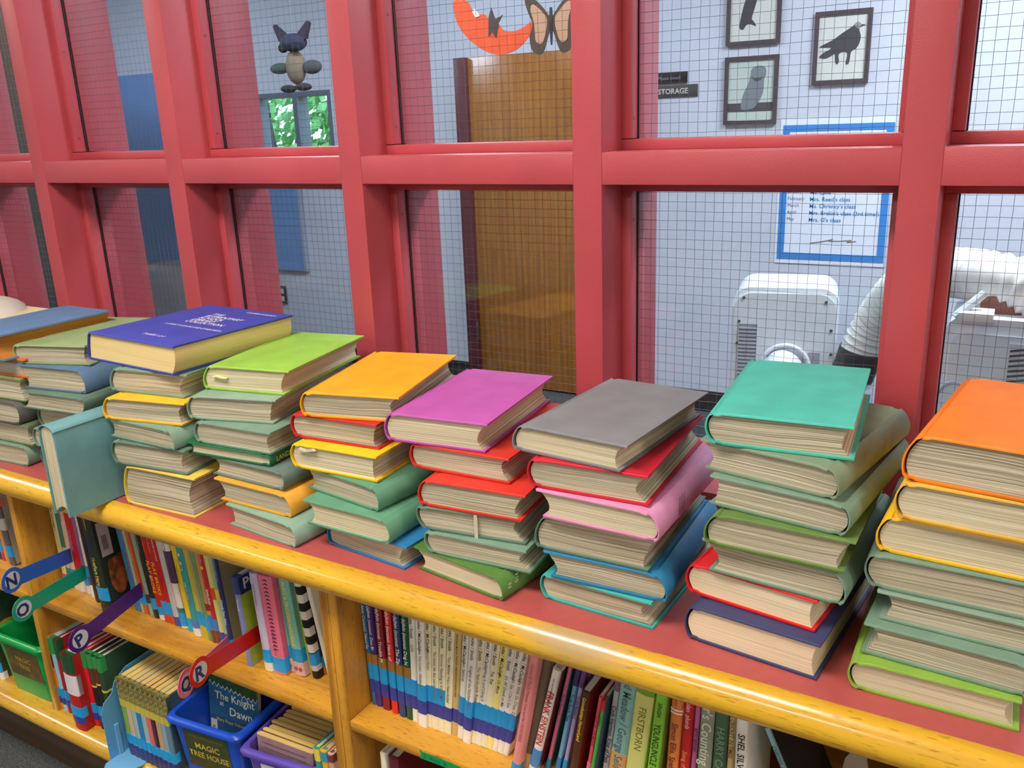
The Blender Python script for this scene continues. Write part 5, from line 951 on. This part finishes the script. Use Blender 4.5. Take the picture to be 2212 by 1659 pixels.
# hanging shapes near the far door
def wing(pts, y=0): return [(a, b) for a, b in pts]
bf = thing('hanging_butterfly', 'brown and peach paper butterfly hanging before the far door', 'butterfly decoration', (-1.975,3.8,.43))
Wd = [(0,0),(.03,.05),(.07,.09),(.115,.12),(.135,.10),(.12,.05),(.10,.0),(.115,-.06),(.10,-.12),(.05,-.135),(.02,-.07)]
In = [(.02,.01),(.05,.05),(.09,.08),(.105,.06),(.09,.01),(.085,-.03),(.08,-.08),(.05,-.09),(.03,-.05)]
for s in (-1, 1):
    bm = bmesh.new(); prism(bm, rounded([(a*s, b) for a, b in Wd]), 0, .003, 'y'); wo = mesh_obj('wing', bm, plain((78,58,36), .6), bf)
    bm = bmesh.new(); prism(bm, rounded([(a*s, b) for a, b in In]), -.002, .0, 'y'); mesh_obj('wing_patch', bm, plain((196,146,108), .6), wo)
bm = bmesh.new(); tube(bm, [(0,0,.06),(0,0,.0),(0,0,-.10)], lambda i: (.006,.01,.004)[i], 8); mesh_obj('body', bm, plain((50,36,26), .6), bf)
bm = bmesh.new(); tube(bm, [(0,0,.06),(0,0,.84)], .0012, 4); mesh_obj('thread', bm, plain((200,200,200), .5), bf)
kt = thing('hanging_paper_crescent', 'orange-red crescent paper shape hanging before the far door', 'paper decoration', (-2.17,3.6,.42))
ou = [(-.20,.11),(-.19,.03),(-.14,-.04),(-.06,-.10),(.03,-.13),(.12,-.115),(.19,-.06),(.205,.0)]
inn_ = [(.19,-.01),(.13,-.035),(.06,-.03),(.03,.0),(.01,-.05),(-.03,.04),(-.09,.05),(-.12,.10),(-.16,.12)]
bm = bmesh.new(); prism(bm, rounded(ou+inn_, 4), 0, .004, 'y'); mesh_obj('paper_body', bm, mottled((236,82,34), .15, 20, .5, 0, 10, 'orange_paper'), kt)
bm = bmesh.new(); prism(bm, [(-.015,.03),(-.02,-.05),(.0,-.03),(.02,-.06),(.035,.0),(.06,.035),(.02,.02),(.0,.07)], -.003, -.0005, 'y'); mesh_obj('dark_fin', bm, plain((70,50,40), .6), kt)
bm = bmesh.new(); prism(bm, [(-.10,.06),(-.085,.035),(-.06,.04),(-.088,.075)], -.003, -.0005, 'y'); mesh_obj('white_tooth', bm, plain((230,200,180), .6), kt)
bm = bmesh.new(); tube(bm, [(-.16,0,.11),(-.16,0,.85)], .0012, 4); mesh_obj('thread', bm, plain((200,200,200), .5), kt)
et = thing('hanging_puppet', 'dark hanging puppet with two pointed ears before the far window', 'puppet', (-3.37,3.6,.36)); et.scale = (1.3,1.1,1)
def ell(name, c, r, col, par):
    bm = bmesh.new(); bmesh.ops.create_uvsphere(bm, u_segments=18, v_segments=10, radius=1)
    for v in bm.verts: v.co = Vector((c[0]+v.co.x*r[0], c[1]+v.co.y*r[1], c[2]+v.co.z*r[2]))
    return mesh_obj(name, bm, plain(col, .8), par, smooth=80)
hd = ell('head', (0,0,.07), (.062,.05,.045), (58,62,84), et)
for s in (-1, 1):
    bm = bmesh.new(); prism(bm, [(.02*s,.10),(.085*s,.165),(.095*s,.155),(.07*s,.08)], -.01, .01, 'y'); mesh_obj('ear', bm, plain((66,56,72), .8), hd)
ell('eye', (-.034,-.03,.045), (.022,.02,.024), (28,32,50), hd); ell('eye', (.034,-.03,.045), (.022,.02,.024), (28,32,50), hd)
ell('body', (.0,0,-.05), (.045,.04,.085), (150,130,104), et); ell('foot', (-.035,-.02,-.155), (.03,.04,.02), (40,44,50), et); ell('foot', (.045,-.02,-.15), (.035,.04,.02), (60,50,54), et)
ell('arm', (-.085,0,-.05), (.055,.02,.028), (70,92,80), et); ell('arm', (.085,0,-.055), (.05,.02,.035), (82,84,84), et)
bm = bmesh.new(); tube(bm, [(0,0,.11),(0,0,.91)], .0015, 4); mesh_obj('thread', bm, plain((180,180,180), .5), et)
tr_ = thing('tripod', 'black tripod set outside the far window in place of its reflection', 'tripod', (-4.715,4.7,-FZ-.1))  # added here in place of a tripod mirrored in the panes
bm = bmesh.new(); cyl(bm, (0,0,FZ+.12+.11), .022, .06, 14); cyl(bm, (0,-.02,FZ+.12+.165), .03, .04, 14); mesh_obj('head', bm, plain((24,28,36), .5), tr_, smooth=50)
bm = bmesh.new(); tube(bm, [(.02,-.01,FZ+.12+.12),(.05,-.03,FZ+.12+.08)], .007, 8); tube(bm, [(.05,-.03,FZ+.12+.10),(.05,-.03,FZ+.12+.065)], .013, 8); mesh_obj('knob', bm, plain((24,28,36), .5), tr_)
for a in (-.5, 1.6, 3.7):
    bm = bmesh.new(); tube(bm, [(0,0,FZ+.12+.12),(.16*cos(a),.16*sin(a),FZ*.55),(.34*cos(a),.34*sin(a),0.006)], lambda i: .015-.004*i, 10); mesh_obj('leg', bm, plain((26,30,38), .5), tr_)
# ------------------------------------------------------------------ ceiling lamps (seen only as reflections and light)
def panel(x, y, s, c, label, w_=1.2, d_=.6, grp='library ceiling panels'):
    o = thing('ceiling_light', label, 'ceiling light', (x,y,CEIL), (0,0,0), grp)
    bm = bmesh.new()
    for a, b in (((-w_/2,-d_/2,-.02),(w_/2,-d_/2+.02,0)),((-w_/2,d_/2-.02,-.02),(w_/2,d_/2,0)),((-w_/2,-d_/2+.02,-.02),(-w_/2+.02,d_/2-.02,0)),((w_/2-.02,-d_/2+.02,-.02),(w_/2,d_/2-.02,0))): box(bm, a, b)
    mesh_obj('frame', bm, plain((226,226,226), .5), o)
    boxo('diffuser', (-w_/2+.02,-d_/2+.02,-.012), (w_/2-.02,d_/2-.02,-.006), emission(c, s), o)
for i, (x, y) in enumerate(PANELS): panel(x, y, LIB, (255,247,236), 'recessed library ceiling panel, %s' % ('above the counter','far left over the reading area','at the far right','second row, middle','second row, left','second row, right')[i])
panel(.35, 3.0, FAR_R, (236,242,255), 'ceiling panel above the cooling units', grp='hall ceiling panels')
panel(-2.3, 2.9, FAR_L, (226,236,255), 'dimmer ceiling panel before the far door', grp='hall ceiling panels')
panel(-4.9, 2.6, FAR_L, (226,236,255), 'dimmer ceiling panel at the left of the hall', grp='hall ceiling panels')
# ------------------------------------------------------------------ lift everything so that the floor is at zero
for o in list(COL.objects):
    if o.parent is None: o.location.z += FZ
bpy.context.view_layer.update()
